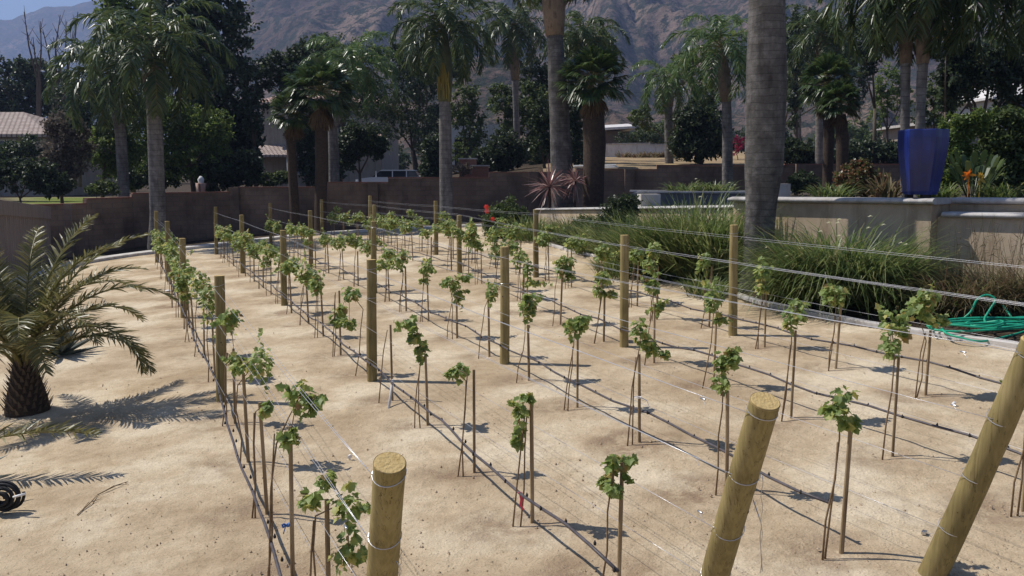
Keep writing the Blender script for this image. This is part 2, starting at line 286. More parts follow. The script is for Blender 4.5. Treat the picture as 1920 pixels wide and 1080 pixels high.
# near vines: base pixel, stake top pixel y (or None), foliage blobs (px, py, rx, ry)
NEAR = [
 [((605, 1160), 940, [(650, 950, 38, 40), (612, 900, 16, 22), (580, 940, 18, 20), (655, 1040, 36, 48)]),
  ((538, 1090), 800, [(560, 745, 32, 42), (590, 750, 24, 18), (543, 825, 14, 22)]),
  ((492, 962), 755, [(500, 762, 8, 10)]),
  ((458, 866), 700, [(485, 680, 30, 42), (450, 690, 22, 14)]),
  ((434, 793), 655, [(440, 675, 14, 14), (432, 596, 22, 20)]),
  ((398, 712), 600, [(392, 565, 20, 40), (425, 612, 22, 18)]),
  ((378, 665), 560, [(375, 535, 22, 30)])],
 [((1151, 1088), 870, [(1152, 870, 17, 30), (1150, 915, 20, 18), (1178, 862, 12, 10), (1135, 905, 10, 12)]),
  ((990, 980), 757, [(976, 770, 15, 36), (972, 820, 9, 22), (990, 745, 12, 8)]),
  ((882, 885), 695, [(855, 698, 16, 13)]),
  ((796, 797), 668, [(790, 655, 15, 20), (762, 604, 20, 11), (776, 632, 10, 12)]),
  ((730, 750), 610, []),
  ((684, 700), 560, [(655, 550, 20, 16), (655, 606, 16, 11), (640, 580, 8, 14)]),
  ((634, 665), 545, [(628, 600, 9, 20)]),
  ((602, 630), 520, [(592, 535, 17, 20)])],
 [((1570, 1037), 790, [(1574, 755, 20, 38), (1592, 792, 22, 20), (1555, 770, 10, 12)]),
  ((1356, 920), 735, [(1357, 680, 18, 24), (1352, 715, 17, 26), (1376, 672, 14, 10)]),
  ((1193, 828), 665, [(1200, 618, 20, 26), (1222, 655, 18, 12), (1212, 645, 18, 14), (1246, 664, 10, 6)]),
  ((1077, 763), 635, [(1078, 618, 18, 16), (1092, 600, 14, 9)]),
  ((987, 713), 610, [(990, 582, 18, 20), (998, 556, 22, 8), (988, 568, 20, 10)]),
  ((913, 668), 560, [(922, 545, 12, 20)]),
  ((853, 633), 550, [(845, 530, 24, 14), (856, 550, 14, 20), (872, 520, 16, 10)]),
  ((800, 600), 500, [(798, 500, 15, 18), (795, 525, 10, 8)]),
  ((758, 583), 500, [(742, 492, 22, 14), (757, 480, 12, 14)])],
 [((1912, 957), 760, [(1925, 700, 22, 40)]),
  ((1668, 855), 670, [(1670, 610, 20, 34), (1670, 655, 20, 24), (1690, 620, 12, 18)]),
  ((1478, 783), 620, [(1490, 590, 24, 20), (1498, 570, 18, 14), (1480, 608, 14, 16)]),
  ((1333, 722), 585, [(1336, 560, 18, 28), (1352, 600, 14, 8)]),
  ((1222, 680), 570, [(1222, 535, 16, 16), (1235, 575, 14, 14)]),
  ((1128, 640), 550, [(1130, 520, 14, 16), (1122, 545, 12, 14), (1145, 550, 14, 8)]),
  ((1047, 608), 510, [(1060, 490, 22, 14), (1055, 505, 16, 18), (1070, 515, 10, 10)]),
  ((984, 585), 490, [(990, 500, 10, 18), (998, 530, 30, 8)])],
 [((1731, 740), 620, [(1722, 580, 30, 22), (1735, 560, 28, 22), (1762, 600, 14, 12)]),
  ((1563, 690), 570, [(1562, 545, 30, 18), (1565, 560, 18, 14)]),
  ((1430, 650), 540, [(1432, 510, 18, 22), (1428, 540, 12, 12)]),
  ((1326, 612), 500, [(1320, 490, 14, 22)]),
  ((1228, 598), 500, [(1226, 470, 14, 18), (1222, 500, 10, 14)])]]
ROWS = []
rnd = random.Random(7)
for r in range(5):
    posts = [G(px, pb) for px, pt, pb in POSTS[r]]
    vines = [G(*v[0]) for v in NEAR[r]]
    p0 = posts[0]
    last = vines[-1]; y = last.y
    yend = posts[-1].y - .4
    vs = []
    while True:
        y += 1.42 / math.hypot(1, SL)
        if y > yend: break
        # follow the measured posts
        k = 0
        while k < 2 and y > posts[k + 1].y: k += 1
        a, b = posts[k], posts[k + 1]; t = (y - a.y) / (b.y - a.y); x = a.x + (b.x - a.x) * t + rnd.uniform(-.05, .05)
        yy = y + rnd.uniform(-.08, .08)
        vs.append(Vector((x, yy, gz(x, yy))))
    ROWS.append(dict(posts=posts, near=vines, far=vs))
allv = [p for r in ROWS for p in r['near'] + r['far']]

# ------------------------------------------------------------------ ground
BED = [G(905, 432), G(1000, 452), G(1090, 479), G(1200, 496), G(1300, 524), G(1400, 568), G(1500, 592), G(1600, 610), G(1760, 632), G(1920, 655), G(2150, 690)]
BACK = [G(-150, 640), G(0, 555), G(90, 512), G(170, 492), G(300, 474), G(410, 462), G(600, 440), G(760, 431), G(905, 425)]
def axis_pts(lo, hi, step, far, ratio):
    a = list(np.arange(lo, hi, step)); s = step; v = a[-1]
    while v < far[1]: s *= ratio; v += s; a.append(v)
    s = step; v = lo; b = []
    while v > far[0]: s *= ratio; v -= s; b.append(v)
    return np.array(b[::-1] + a)
xs = axis_pts(-7.5, 7.0, .036, (-3200, 3200), 1.06); ys = axis_pts(3.6, 16, .038, (-40, 3600), 1.055)
X, Y = np.meshgrid(xs, ys)
def interp_poly(poly, q, key):      # x of the polyline at a given y or reverse
    pts = sorted([(p.y, p.x) if key == 'y' else (p.x, p.y) for p in poly]); return np.interp(q, [a for a, b in pts], [b for a, b in pts])
def terrain(X, Y):
    base = .0583 * np.clip(X, -22, 16) + .0244 * np.clip(Y, -10, 40)
    az = X / np.maximum(Y, 1)
    far_l = CZ - 1.45 + 0 * X; far_r = CZ + .3 + .037 * np.clip(Y - 40, 0, 45)
    w = np.clip((az + .25) / .33, 0, 1); w = w * w * (3 - 2 * w)
    far = far_l * (1 - w) + far_r * w + np.clip(Y - 90, 0, 400) * .03
    k = np.clip((Y - 39.2) / 4, 0, 1); k = k * k * (3 - 2 * k)
    # right side behind the stucco wall rises early
    return base * (1 - k) + far * k
Z = terrain(X, Y)
near = (Y > 2) & (Y < 36) & (np.abs(X) < 20)
amp = np.where(near, 1, 0)
Z = Z + amp * ((fbm(X * .5, Y * .5, 2, 3) - .5) * .014 + (fbm(X * 4.5, Y * 4.5, 3, 11) - .5) * .009 * np.clip(fbm(X * .5, Y * .5, 2, 40) * 3 - .8, 0, 1.3) + (fbm(X * 11, Y * 11, 3, 19) - .5) * .010 * np.clip(fbm(X * .9, Y * .9, 2, 60) * 3 - .9, .15, 1.4))
damp = np.zeros_like(Z)
rf = random.Random(90)
for _ in range(230):                        # shallow shoe prints between the rows
    fx, fy, fa = rf.uniform(-7, 6.5), rf.uniform(4, 15.5), rf.uniform(-.5, .5) + math.atan2(1, SL)
    m = (np.abs(X - fx) < .3) & (np.abs(Y - fy) < .3)
    if not m.any(): continue
    u = (X[m] - fx) * math.cos(fa) + (Y[m] - fy) * math.sin(fa); v = -(X[m] - fx) * math.sin(fa) + (Y[m] - fy) * math.cos(fa)
    e = (u / .145) ** 2 + (v / .055) ** 2; Z[m] += -.008 * np.exp(-e ** 2) + .004 * np.exp(-((np.sqrt(e) - 1.35) / .25) ** 2)
for p in allv:
    m = (np.abs(X - p.x + .15) < 1.1) & (np.abs(Y - p.y) < 1.1)
    if not m.any(): continue
    dx = X[m] - p.x + .10; dy = Y[m] - p.y
    wob = 1 + .5 * (fbm(X[m] * 3, Y[m] * 3, 2, 5) - .5)
    d = np.sqrt((dx * .85) ** 2 + dy ** 2) / wob
    Z[m] += -.022 * np.exp(-(d / .16) ** 2) + .009 * np.exp(-((d - .36) / .13) ** 2) * (.5 + fbm(X[m] * 6, Y[m] * 6, 2, 9))
    damp[m] = np.maximum(damp[m], np.exp(-(d / (.30 + .14 * ((p.x * 7.3) % 1))) ** 4) * (.6 + .4 * ((p.y * 3.7) % 1)))
bedx = interp_poly(BED, Y, 'y')
bed = ((X > bedx) & (Y > 8) & (Y < 36)).astype(float)
bed = np.where((X > 2.5) & (Y < 36) & (Y > 8) & (X > bedx), 1, bed)
backy = interp_poly(BACK[4:], X, 'x')
leftx = np.interp(Y, [p.y for p in BACK[:5]], [p.x for p in BACK[:5]])
strip = (((Y > backy + .15) & (X > BACK[4].x) & (X < 0) & (Y < 42)) | ((X < leftx) & (Y > 16) & (Y < 42) & (X > -30))).astype(float); bed = np.maximum(bed, strip)
bed = np.where((Y >= 35.8) & (X >= -1.5) & (Y < 42), 1, bed)
grass = ((Y >= 42) & (X / np.maximum(Y, 1) < -.40)).astype(float)
azz = X / np.maximum(Y, 1)
dry = ((Y >= 40) & (azz >= .035) & (azz < .34)).astype(float)
bed = np.where((Y >= 42) & (((azz >= -.40) & (azz < .035)) | (azz >= .34) | (azz < -.56)) & (Y < 260), 1, bed)
dry = np.where(Y >= 260, 1, dry); grass = np.where((Y < 58) & (azz > -.56), grass, 0)
bed = np.where((Y >= 58) & (azz < -.4) & (Y < 260), 1, bed)
nv = X.size; co = np.empty((nv, 3), np.float32); co[:, 0] = X.ravel(); co[:, 1] = Y.ravel(); co[:, 2] = Z.ravel()
ny, nx = X.shape; idx = np.arange(nv).reshape(ny, nx)
q = np.stack([idx[:-1, :-1], idx[:-1, 1:], idx[1:, 1:], idx[1:, :-1]], -1).reshape(-1, 4)
def grid_mesh(name, co, q, mat, cols=None, cols2=None):
    me = bpy.data.meshes.new(name); me.vertices.add(len(co)); me.vertices.foreach_set('co', co.astype(np.float32).ravel())
    me.loops.add(q.size); me.loops.foreach_set('vertex_index', q.ravel().astype(np.int32)); me.polygons.add(len(q))
    me.polygons.foreach_set('loop_start', (np.arange(len(q)) * 4).astype(np.int32)); me.polygons.foreach_set('use_smooth', np.ones(len(q), bool))
    me.update(calc_edges=True); me.materials.append(mat)
    if cols is not None:
        a = me.color_attributes.new('zone', 'FLOAT_COLOR', 'POINT'); a.data.foreach_set('color', cols.astype(np.float32).ravel())
    o = bpy.data.objects.new(name, me); C.objects.link(o); return o
def ground_mat():
    m, nt, N, L, P = newmat('ground'); tc = N.new('ShaderNodeTexCoord'); O = tc.outputs['Object']
    def noise(sc, det=6, ro=.6):
        n = N.new('ShaderNodeTexNoise'); n.inputs['Scale'].default_value = sc; n.inputs['Detail'].default_value = det; n.inputs['Roughness'].default_value = ro; L.new(O, n.inputs['Vector']); return n.outputs[0]
    def mix(a, b, f, t='MIX'):
        x = N.new('ShaderNodeMixRGB'); x.blend_type = t
        for s, v in ((x.inputs[1], a), (x.inputs[2], b), (x.inputs[0], f)):
            if hasattr(v, 'is_linked'): L.new(v, s)
            elif isinstance(v, tuple): s.default_value = (*v, 1)
            else: s.default_value = v
        return x.outputs[0]
    r1 = ramp(N, [(.43, .325, .205), (.54, .425, .28), (.67, .56, .40)], [.36, .5, .62]); L.new(noise(.75, 5, .6), r1.inputs[0])
    r2 = ramp(N, [(.78, .75, .72), (1, 1, 1), (1.1, 1.1, 1.1)], [.3, .52, .8]); L.new(noise(7, 6, .7), r2.inputs[0])
    r3 = ramp(N, [(.62, .6, .58), (1, 1, 1), (1.12, 1.12, 1.12)], [.3, .46, .75]); L.new(noise(55, 4, .7), r3.inputs[0])
    sand = mix(mix(r1.outputs[0], r2.outputs[0], .8, 'MULTIPLY'), r3.outputs[0], .75, 'MULTIPLY')
    at = N.new('ShaderNodeAttribute'); at.attribute_name = 'zone'; se = N.new('ShaderNodeSeparateColor'); L.new(at.outputs['Color'], se.inputs[0])
    rd = ramp(N, [(0, 0, 0), (1, 1, 1)], [.42, .56]); L.new(noise(3.2, 6, .7), rd.inputs[0])
    dm = N.new('ShaderNodeMath'); dm.operation = 'MULTIPLY'; L.new(se.outputs[0], dm.inputs[0])
    ad = N.new('ShaderNodeMath'); ad.operation = 'MULTIPLY_ADD'; ad.inputs[1].default_value = .75; ad.inputs[2].default_value = .2; L.new(rd.outputs[0], ad.inputs[0]); L.new(ad.outputs[0], dm.inputs[1])
    c = mix(sand, mix((.30, .21, .135), r3.outputs[0], .8, 'MULTIPLY'), dm.outputs[0])
    rm = ramp(N, [(.035, .025, .018), (.10, .075, .05)], [.35, .65]); L.new(noise(12, 5), rm.inputs[0]); c = mix(c, rm.outputs[0], se.outputs[1])
    rg = ramp(N, [(.11, .15, .03), (.20, .22, .05)], [.35, .65]); L.new(noise(1.5, 5), rg.inputs[0]); c = mix(c, rg.outputs[0], se.outputs[2])
    ry = ramp(N, [(.22, .15, .10), (.33, .24, .14), (.40, .30, .16)], [.35, .5, .65]); L.new(noise(.5, 7), ry.inputs[0]); c = mix(c, ry.outputs[0], at.outputs['Alpha'])
    L.new(c, P.inputs['Base Color']); P.inputs['Roughness'].default_value = .95; P.inputs['Specular IOR Level'].default_value = .1
    a1 = N.new('ShaderNodeMath'); a1.operation = 'MULTIPLY_ADD'; a1.inputs[1].default_value = .5; L.new(noise(60, 5, .75), a1.inputs[0]); L.new(noise(14, 6, .6), a1.inputs[2])
    v = N.new('ShaderNodeTexVoronoi'); v.inputs['Scale'].default_value = 22; L.new(O, v.inputs['Vector']); vr = ramp(N, [(1, 1, 1), (0, 0, 0)], [.05, .28]); L.new(v.outputs['Distance'], vr.inputs[0])
    a2 = N.new('ShaderNodeMath'); a2.operation = 'MULTIPLY_ADD'; a2.inputs[1].default_value = .25; L.new(vr.outputs[0], a2.inputs[0]); L.new(a1.outputs[0], a2.inputs[2])
    bp = N.new('ShaderNodeBump'); bp.inputs['Strength'].default_value = .8; bp.inputs['Distance'].default_value = .028; L.new(a2.outputs[0], bp.inputs['Height']); L.new(bp.outputs[0], P.inputs['Normal'])
    return m
cols = np.stack([damp.ravel(), bed.ravel(), grass.ravel(), dry.ravel()], 1)
struct(grid_mesh('ground', co, q, ground_mat(), cols))

# ------------------------------------------------------------------ mountains
def mountain_mat():
    m, nt, N, L, P = newmat('mountain'); tc = N.new('ShaderNodeTexCoord'); O = tc.outputs['Object']
    def noise(sc, det=8, ro=.65):
        n = N.new('ShaderNodeTexNoise'); n.inputs['Scale'].default_value = sc; n.inputs['Detail'].default_value = det; n.inputs['Roughness'].default_value = ro; L.new(O, n.inputs['Vector']); return n.outputs[0]
    r1 = ramp(N, [(.08, .058, .05), (.14, .10, .08), (.25, .18, .135)], [.35, .5, .65]); L.new(noise(.012), r1.inputs[0])
    r2 = ramp(N, [(0, 0, 0), (1, 1, 1)], [.46, .53]); L.new(noise(.085, 8, .75), r2.inputs[0])
    mx = N.new('ShaderNodeMixRGB'); L.new(r2.outputs[0], mx.inputs[0]); L.new(r1.outputs[0], mx.inputs[1]); mx.inputs[2].default_value = (.04, .045, .03, 1)
    L.new(mx.outputs[0], P.inputs['Base Color']); P.inputs['Roughness'].default_value = 1; P.inputs['Specular IOR Level'].default_value = 0
    bp = N.new('ShaderNodeBump'); bp.inputs['Strength'].default_value = 1; bp.inputs['Distance'].default_value = 9; L.new(noise(.05, 8), bp.inputs['Height']); L.new(bp.outputs[0], P.inputs['Normal'])
    return m
MM = mountain_mat()
def ridge(name, d0, d1, a0, a1, crest, seed, amp, na=420, nd=170, zb=4):
    az = np.linspace(a0, a1, na); dd = np.linspace(0, 1, nd); A, D = np.meshgrid(az, dd); dist = d0 + (d1 - d0) * D
    Xm = A * dist; Ym = dist
    h = np.interp(A, [c[0] for c in crest], [c[1] for c in crest]) * d1 + CZ      # crest height as a slope seen from the garden
    prof = np.where(D < .8, (D / .8) ** 1.25, 1 - (D - .8) * 2.0)
    ru = 1 - np.abs(2 * fbm(Xm / (d1 * .09) + 3 * fbm(Xm / (d1 * .3), Ym / (d1 * .3), 2, seed + 3), Ym / (d1 * .28), 5, seed, .5) - 1)
    Zm = zb + (h - zb) * prof + (ru - .75) * amp * d1 * np.clip(D * 3, 0, 1) * np.clip((1.0 - D) * 2.6, .25, 1) + (fbm(Xm / (d1 * .03), Ym / (d1 * .03), 4, seed + 7) - .5) * .022 * d1 * np.clip(D * 3, 0, 1)
    co = np.stack([Xm.ravel(), Ym.ravel(), Zm.ravel()], 1); i = np.arange(co.shape[0]).reshape(nd, na)
    qq = np.stack([i[:-1, :-1], i[:-1, 1:], i[1:, 1:], i[1:, :-1]], -1).reshape(-1, 4)
    return struct(grid_mesh(name, co, qq, MM))
def azp(px): return (px - 960) / F
def sl(py): return (329 - py) / F
ridge('far_ridge', 1700, 2700, azp(-900), azp(1500), [(azp(-900), sl(150)), (azp(-100), sl(95)), (azp(0), sl(73)), (azp(80), sl(57)), (azp(180), sl(27)), (azp(260), sl(22)), (azp(400), sl(8)), (azp(600), sl(20)), (azp(1500), sl(60))], 31, .03)
ridge('mountain', 420, 1250, azp(330), azp(2700), [(azp(330), sl(230)), (azp(420), sl(130)), (azp(470), sl(62)), (azp(520), sl(20)), (azp(570), sl(-8)), (azp(700), sl(-45)), (azp(1000), sl(-80)), (azp(1500), sl(-95)), (azp(2700), sl(-80))], 77, .085)
ridge('foothill', 200, 420, azp(450), azp(2600), [(azp(450), sl(290)), (azp(600), sl(235)), (azp(760), sl(195)), (azp(900), sl(150)), (azp(970), sl(150)), (azp(1080), sl(215)), (azp(1300), sl(225)), (azp(1600), sl(205)), (azp(2600), sl(150))], 12, .05, 300, 90)

# ------------------------------------------------------------------ curbs
def strip_along(pts, w, h, name, label, mat, side=1):
    b = MB(); fine = []
    for i in range(len(pts) - 1):
        a, c = pts[i], pts[i + 1]; n = max(1, int((c - a).length / .5))
        for k in range(n): fine.append(a.lerp(c, k / n))
    fine.append(pts[-1])
    for _ in range(6): fine = [fine[0]] + [(fine[i - 1] + fine[i] * 2 + fine[i + 1]) / 4 for i in range(1, len(fine) - 1)] + [fine[-1]]
    vs = []; m = len(fine)
    for i, p in enumerate(fine):
        t = (fine[min(i + 1, m - 1)] - fine[max(i - 1, 0)]); n = Vector((-t.y, t.x, 0)).normalized() * side
        z = gz(p.x, p.y)
        vs += [(p.x, p.y, z - .1), (p.x, p.y, z + h - .012), (p.x + n.x * .015, p.y + n.y * .015, z + h), (p.x + n.x * (w - .015), p.y + n.y * (w - .015), z + h), (p.x + n.x * w, p.y + n.y * w, z + h - .012), (p.x + n.x * w, p.y + n.y * w, z - .1)]
    fs = [(i * 6 + k, i * 6 + k + 1, (i + 1) * 6 + k + 1, (i + 1) * 6 + k) for i in range(m - 1) for k in range(5)] + [(0, 1, 2, 3, 4, 5)]
    b.add(vs, fs); o = b.build(name, mat); return tag(o, label, 'curb')
strip_along(BED, .13, .07, 'garden_curb', 'pale concrete curb curving between the sand and the lily bed on the right', M['concrete'])
strip_along(BACK, .5, .10, 'garden_curb', 'wide white concrete edging strip along the foot of the far block wall', M['curb'])

# ------------------------------------------------------------------ posts
def post_builder(name, label, base, top, r0, r1, group, knots=3, rings=(), seed=0, n=20):
    t = thing(name, label, 'post', base, group); rn = random.Random(seed)
    d = top - base; b = MB(); k = 9; bend = Vector((rn.uniform(-1, 1), rn.uniform(-1, 1), 0)) * .008
    pts = [base - d * .06 + (d * 1.06) * (i / k) + bend * math.sin(i / k * math.pi) for i in range(k + 1)]
    b.tube(pts, [r0 + (r1 - r0) * i / k + rn.uniform(-.0015, .0015) for i in range(k + 1)], n, cap=False); b.build('pole', M['post'], t, True)
    ax = d.normalized(); c = MB(); e = ax.orthogonal().normalized(); w = ax.cross(e)
    c.tube([top - ax * .006, top + ax * .003], [r1 + .0012, r1 - .004], n); c.build('cut_end', M['post_cut'], t)
    for j in range(knots):
        f = rn.uniform(.3, .93); an = rn.uniform(-2.4, -.7); p = base + d * f; rr = r0 + (r1 - r0) * f
        dr = Vector((math.cos(an), math.sin(an), 0)); dr = (dr - ax * dr.dot(ax)).normalized(); c0 = p + dr * (rr - .002); kb = MB(); u = ax; v = ax.cross(dr)
        s = rn.uniform(.007, .014)
        kb.add([c0 + dr * .0045] + [c0 + (u * math.cos(a * math.pi / 4) * s * 1.3 + v * math.sin(a * math.pi / 4) * s) - dr * .003 for a in range(8)], [(0, 1 + a, 1 + (a + 1) % 8) for a in range(8)])
        kb.build('knot', M['knot'], t, True)
    for f in rings:
        p = base + d * f; rr = r0 + (r1 - r0) * f + .003; rb = MB(); tilt = rn.uniform(-.02, .03)
        rb.tube([p + (e * math.cos(a * math.pi / 10) + w * math.sin(a * math.pi / 10)) * rr + ax * (tilt * math.cos(a * math.pi / 10)) for a in range(21)], .0022, 5, cap=False); rb.build('wire_wrap', M['wire'], t)
    return t
far_words = ['nearest the camera', 'second', 'third', 'farthest']
END = [dict(top=W(731, 868, 4.0), base=Vector((W(702, 1360, 4.55).x, 4.62, 0))),
       dict(top=W(1435, 752, 4.45), base=Vector((W(1322, 1212, 5.05).x, 5.1, 0))),
       dict(top=W(1942, 640, 5.0), base=Vector((W(1745, 1240, 5.4).x, 5.45, 0)))]
for e_ in END: e_['base'].z = gz(e_['base'].x, e_['base'].y)
endlab = ['thick round end post with pale cut top, upright in the bottom centre foreground', 'thick leaning end post with pale cut top and wire loops, lower right foreground', 'thick leaning end post at the right edge of the photo']
for i, e_ in enumerate(END):
    e_['t'] = post_builder('end_post', endlab[i], e_['base'], e_['top'], .086, .077, 'thick end posts of the trellis rows', 4, (.96, .70, .45, .22), 50 + i, 32)
WH = [1.48, 1.10, .72, .31]
for r in range(5):
    for i, p in enumerate(ROWS[r]['posts']):
        px, pt, pb = POSTS[r][i]
        top = W(px + (0 if i == 0 else -1), pt, p.y + .02); 
        top.x = p.x + (top.x - p.x) * .6
        word = ['nearest to the camera', 'second from the camera', 'third from the camera', 'farthest from it'][i]
        post_builder('trellis_post', 'wooden post in the %s, %s' % (ROWN[r], word), p, top, .066, .061, 'round wooden trellis posts', 2 if i < 2 else 0, (.93, .69) if i < 2 else (), r * 10 + i, 20 if i < 2 else 12)

# ------------------------------------------------------------------ wires and drip tubes
def wire(name, label, pts, rad, cat, mat, sag=.012, group=None, jit=0, seed=0):
    rn = random.Random(seed); full = []
    for a, c in zip(pts, pts[1:]):
        n = max(3, int((c - a).length / .7))
        for k in range(n):
            t = k / n; p = a.lerp(c, t); p.z -= sag * 4 * t * (1 - t); p += Vector((rn.uniform(-jit, jit), 0, rn.uniform(-jit, jit))); full.append(p)
    full.append(pts[-1]); b = MB(); b.tube(full, rad, 5); o = b.build(name, mat, None, True); return tag(o, label, cat, group), full
hw = ['top', 'second', 'third', 'lowest']
for r in range(5):
    P = ROWS[r]['posts']; xd = Vector((1, SL * -1, 0)); side = Vector((-.92, -.39, 0))
    for hi, h in enumerate(WH):
        for twin in ((0, 1) if hi < 2 else (0,)):
            if r < 3:
                E_ = END[r]; f = [.96, .70, .45, .22][hi]; start = E_['base'].lerp(E_['top'], f) + side * .082
            else:
                dy = P[0].y - 4.2; start = Vector((P[0].x - SL * dy, 4.2, 0)); start.z = gz(start.x, start.y) + h
            pts = [start] + [p + side * (.066 if not twin else -.066) + Vector((0, 0, h - .045 * twin - (.0 if i else 0))) for i, p in enumerate(P)]
            nm = '%s of two %s wires, %s' % (['left', 'right'][twin], hw[hi], ROWN[r]) if hi < 2 else '%s wire, %s' % (hw[hi], ROWN[r])
            wire('trellis_wire', 'thin trellis wire, ' + nm, pts, .0018, 'wire', M['wire'], .02, 'trellis wires', .003, r * 7 + hi)
    # drip tube hanging under the lowest wire
    dy0 = [4.9, 5.2, 6.0, 4.2, 4.2][r]
    st = Vector((P[0].x - SL * (P[0].y - dy0), dy0, 0)); st.z = gz(st.x, st.y) + .27
    vv = sorted(ROWS[r]['near'] + ROWS[r]['far'], key=lambda v: v.y)
    if r < 3:
        pts = [st + Vector((0.0, 0, 0))]
    else: pts = [st]
    pts += [p + Vector((0, 0, .27)) for p in P]
    for q_ in pts[:1] : q_.x -= .10 if r < 3 else 0
    rn = random.Random(r); t = thing('drip_tube', 'dark irrigation tube with clip emitters hanging along the ' + ROWN[r], 'drip tube', (0, 0, 0), 'drip tubes')
    full = []
    for a, c in zip(pts, pts[1:]):
        n = int((c - a).length / .35)
        for k in range(n):
            tt = k / n; p = a.lerp(c, tt); p.z += .018 * math.sin(p.y * 2.3 + r) - .012 * math.sin(p.y * 5.1); p.x += .02 * math.sin(p.y * 1.3 + r * 2) + rn.uniform(-.004, .004) + side.x * .07; p.y += side.y * .07; full.append(p)
    b = MB(); b.tube(full, .012, 8); b.build('tube', M['tube'], t, True)
    for k, p in enumerate(full):
        if p.y > 22: continue
        e = MB()
        q0 = p + Vector((rn.uniform(-.03, .03) , rn.uniform(-.05, .05), .004))
        e.lathe((q0.x, q0.y, q0.z), [(0, -.014), (.009, -.011), (.011, .004), (.006, .012), (.0035, .022), (0, .023)], 7)
        e.build('emitter', M['rubber'], t)
def clampth(px, py, Y, label, d=(-.4, 1, 0)):
    p = W(px, py, Y); t = thing('wire_strainer', label, 'wire clamp', p, 'wire strainers'); d = Vector(d).normalized(); b = MB()
    b.tube([p - d * .028, p - d * .02, p + d * .02, p + d * .028], [.003, .007, .007, .003], 8); b.build('barrel', M['steel'], t, True)
    c = MB(); c.tube([p + d * .02 + Vector((0, 0, .006)), p + Vector((.005, -.03, -.02)), p + Vector((.008, -.045, -.035))], .0012, 5); c.build('wire_tail', M['wire'], t)
for px, py, Y, l in [(648, 988, 4.35, 'small steel wire strainer beside the foreground centre end post'), (1318, 748, 5.2, 'steel wire strainer left of the leaning end post, upper one'), (1305, 858, 5.2, 'steel wire strainer left of the leaning end post, middle one'), (1312, 960, 5.2, 'steel wire strainer left of the leaning end post, lowest one'), (1806, 660, 6.3, 'steel wire strainer on the uppermost wire at the right'), (1788, 760, 6.3, 'steel wire strainer on the wire left of the right edge post')]:
    clampth(px, py, Y, l)
p = W(1733, 998, 6.0); t = thing('tube_end_clamp', 'silver figure eight clamp closing the end of the middle drip tube', 'clamp', p); b = MB(); b.box(tuple(p), (.05, .03, .018), .9); b.build('clamp_body', M['steel'], t)
c = MB(); c.tube([p + Vector((.02, -.01, 0)), W(1770, 1004, 5.5)], .002, 5); c.build('tie_wire', M['wire'], t)
# dangling wire tails by the leaning post
for px, y0, y1, Y, l in [(1429, 892, 1075, 4.75, 'loose twisted wire tail hanging right of the leaning end post'), (752, 1030, 1100, 4.2, 'loose wire tail hanging right of the foreground centre end post')]:
    p0, p1 = W(px, y0, Y), W(px - 2, y1, Y); b = MB(); pp = [p0.lerp(p1, k / 14) + Vector((.006 * math.sin(k * 1.7), 0, 0)) for k in range(15)]; b.tube(pp, .0022, 5)
    b.tube([p0.lerp(p1, .35) + Vector((-.05, 0, .06)), p0.lerp(p1, .5), p0.lerp(p1, .62) + Vector((-.008, 0, 0)), p0.lerp(p1, .98) + Vector((.006, 0, 0))], .003, 5); tag(b.build('loose_wire', M['steel'], None, True), l, 'wire')

# ------------------------------------------------------------------ vines and stakes
LEAF = [(0, 0), (.28, -.10), (.50, .10), (.40, .30), (.62, .52), (.36, .62), (.26, .78), (0, 1.05), (-.26, .78), (-.36, .62), (-.62, .52), (-.40, .30), (-.50, .10), (-.28, -.10)]
def grape_leaf(b, p, tip, nrm, s, rn):
    tip = tip.normalized(); nrm = (nrm - tip * nrm.dot(tip)).normalized(); sd = tip.cross(nrm); fold = rn.uniform(.1, .45); curl = rn.uniform(-.1, .35)
    vs = [p + tip * .38 * s]
    for x, y in LEAF: vs.append(p + (sd * x + tip * y - nrm * (abs(x) * fold * -1 + curl * y * y * .6)) * s)
    n = len(LEAF); b.add(vs, [(0, 1 + k, 1 + (k + 1) % n) for k in range(n)])
def rdir(rn, up=.3):
    while True:
        v = Vector((rn.uniform(-1, 1), rn.uniform(-1, 1), rn.uniform(-1, 1)))
        if .05 < v.length < 1: v.normalize(); v.z += up; return v.normalized()
def leaf_blob(b, c, rx, rz, rn, dens=1.0, size=.05):
    ry = (rx + rz) * .45; n = int(max(14, 26 + dens * 3000 * rx * rz))
    for _ in range(n):
        d = rdir(rn, 0); k = rn.uniform(.25, 1.05); p = c + Vector((d.x * rx, d.y * ry, d.z * rz)) * k
        nr = (d * .8 + Vector((-.3, -.1, .7)) + rdir(rn, 0) * .7); tip = Vector((d.x + rn.uniform(-.6, .6), d.y + rn.uniform(-.6, .6), -.5 + rn.uniform(-.5, .5)))
        grape_leaf(b, p, tip, nr, size * rn.uniform(.6, 1.25), rn)
NAMES = {}
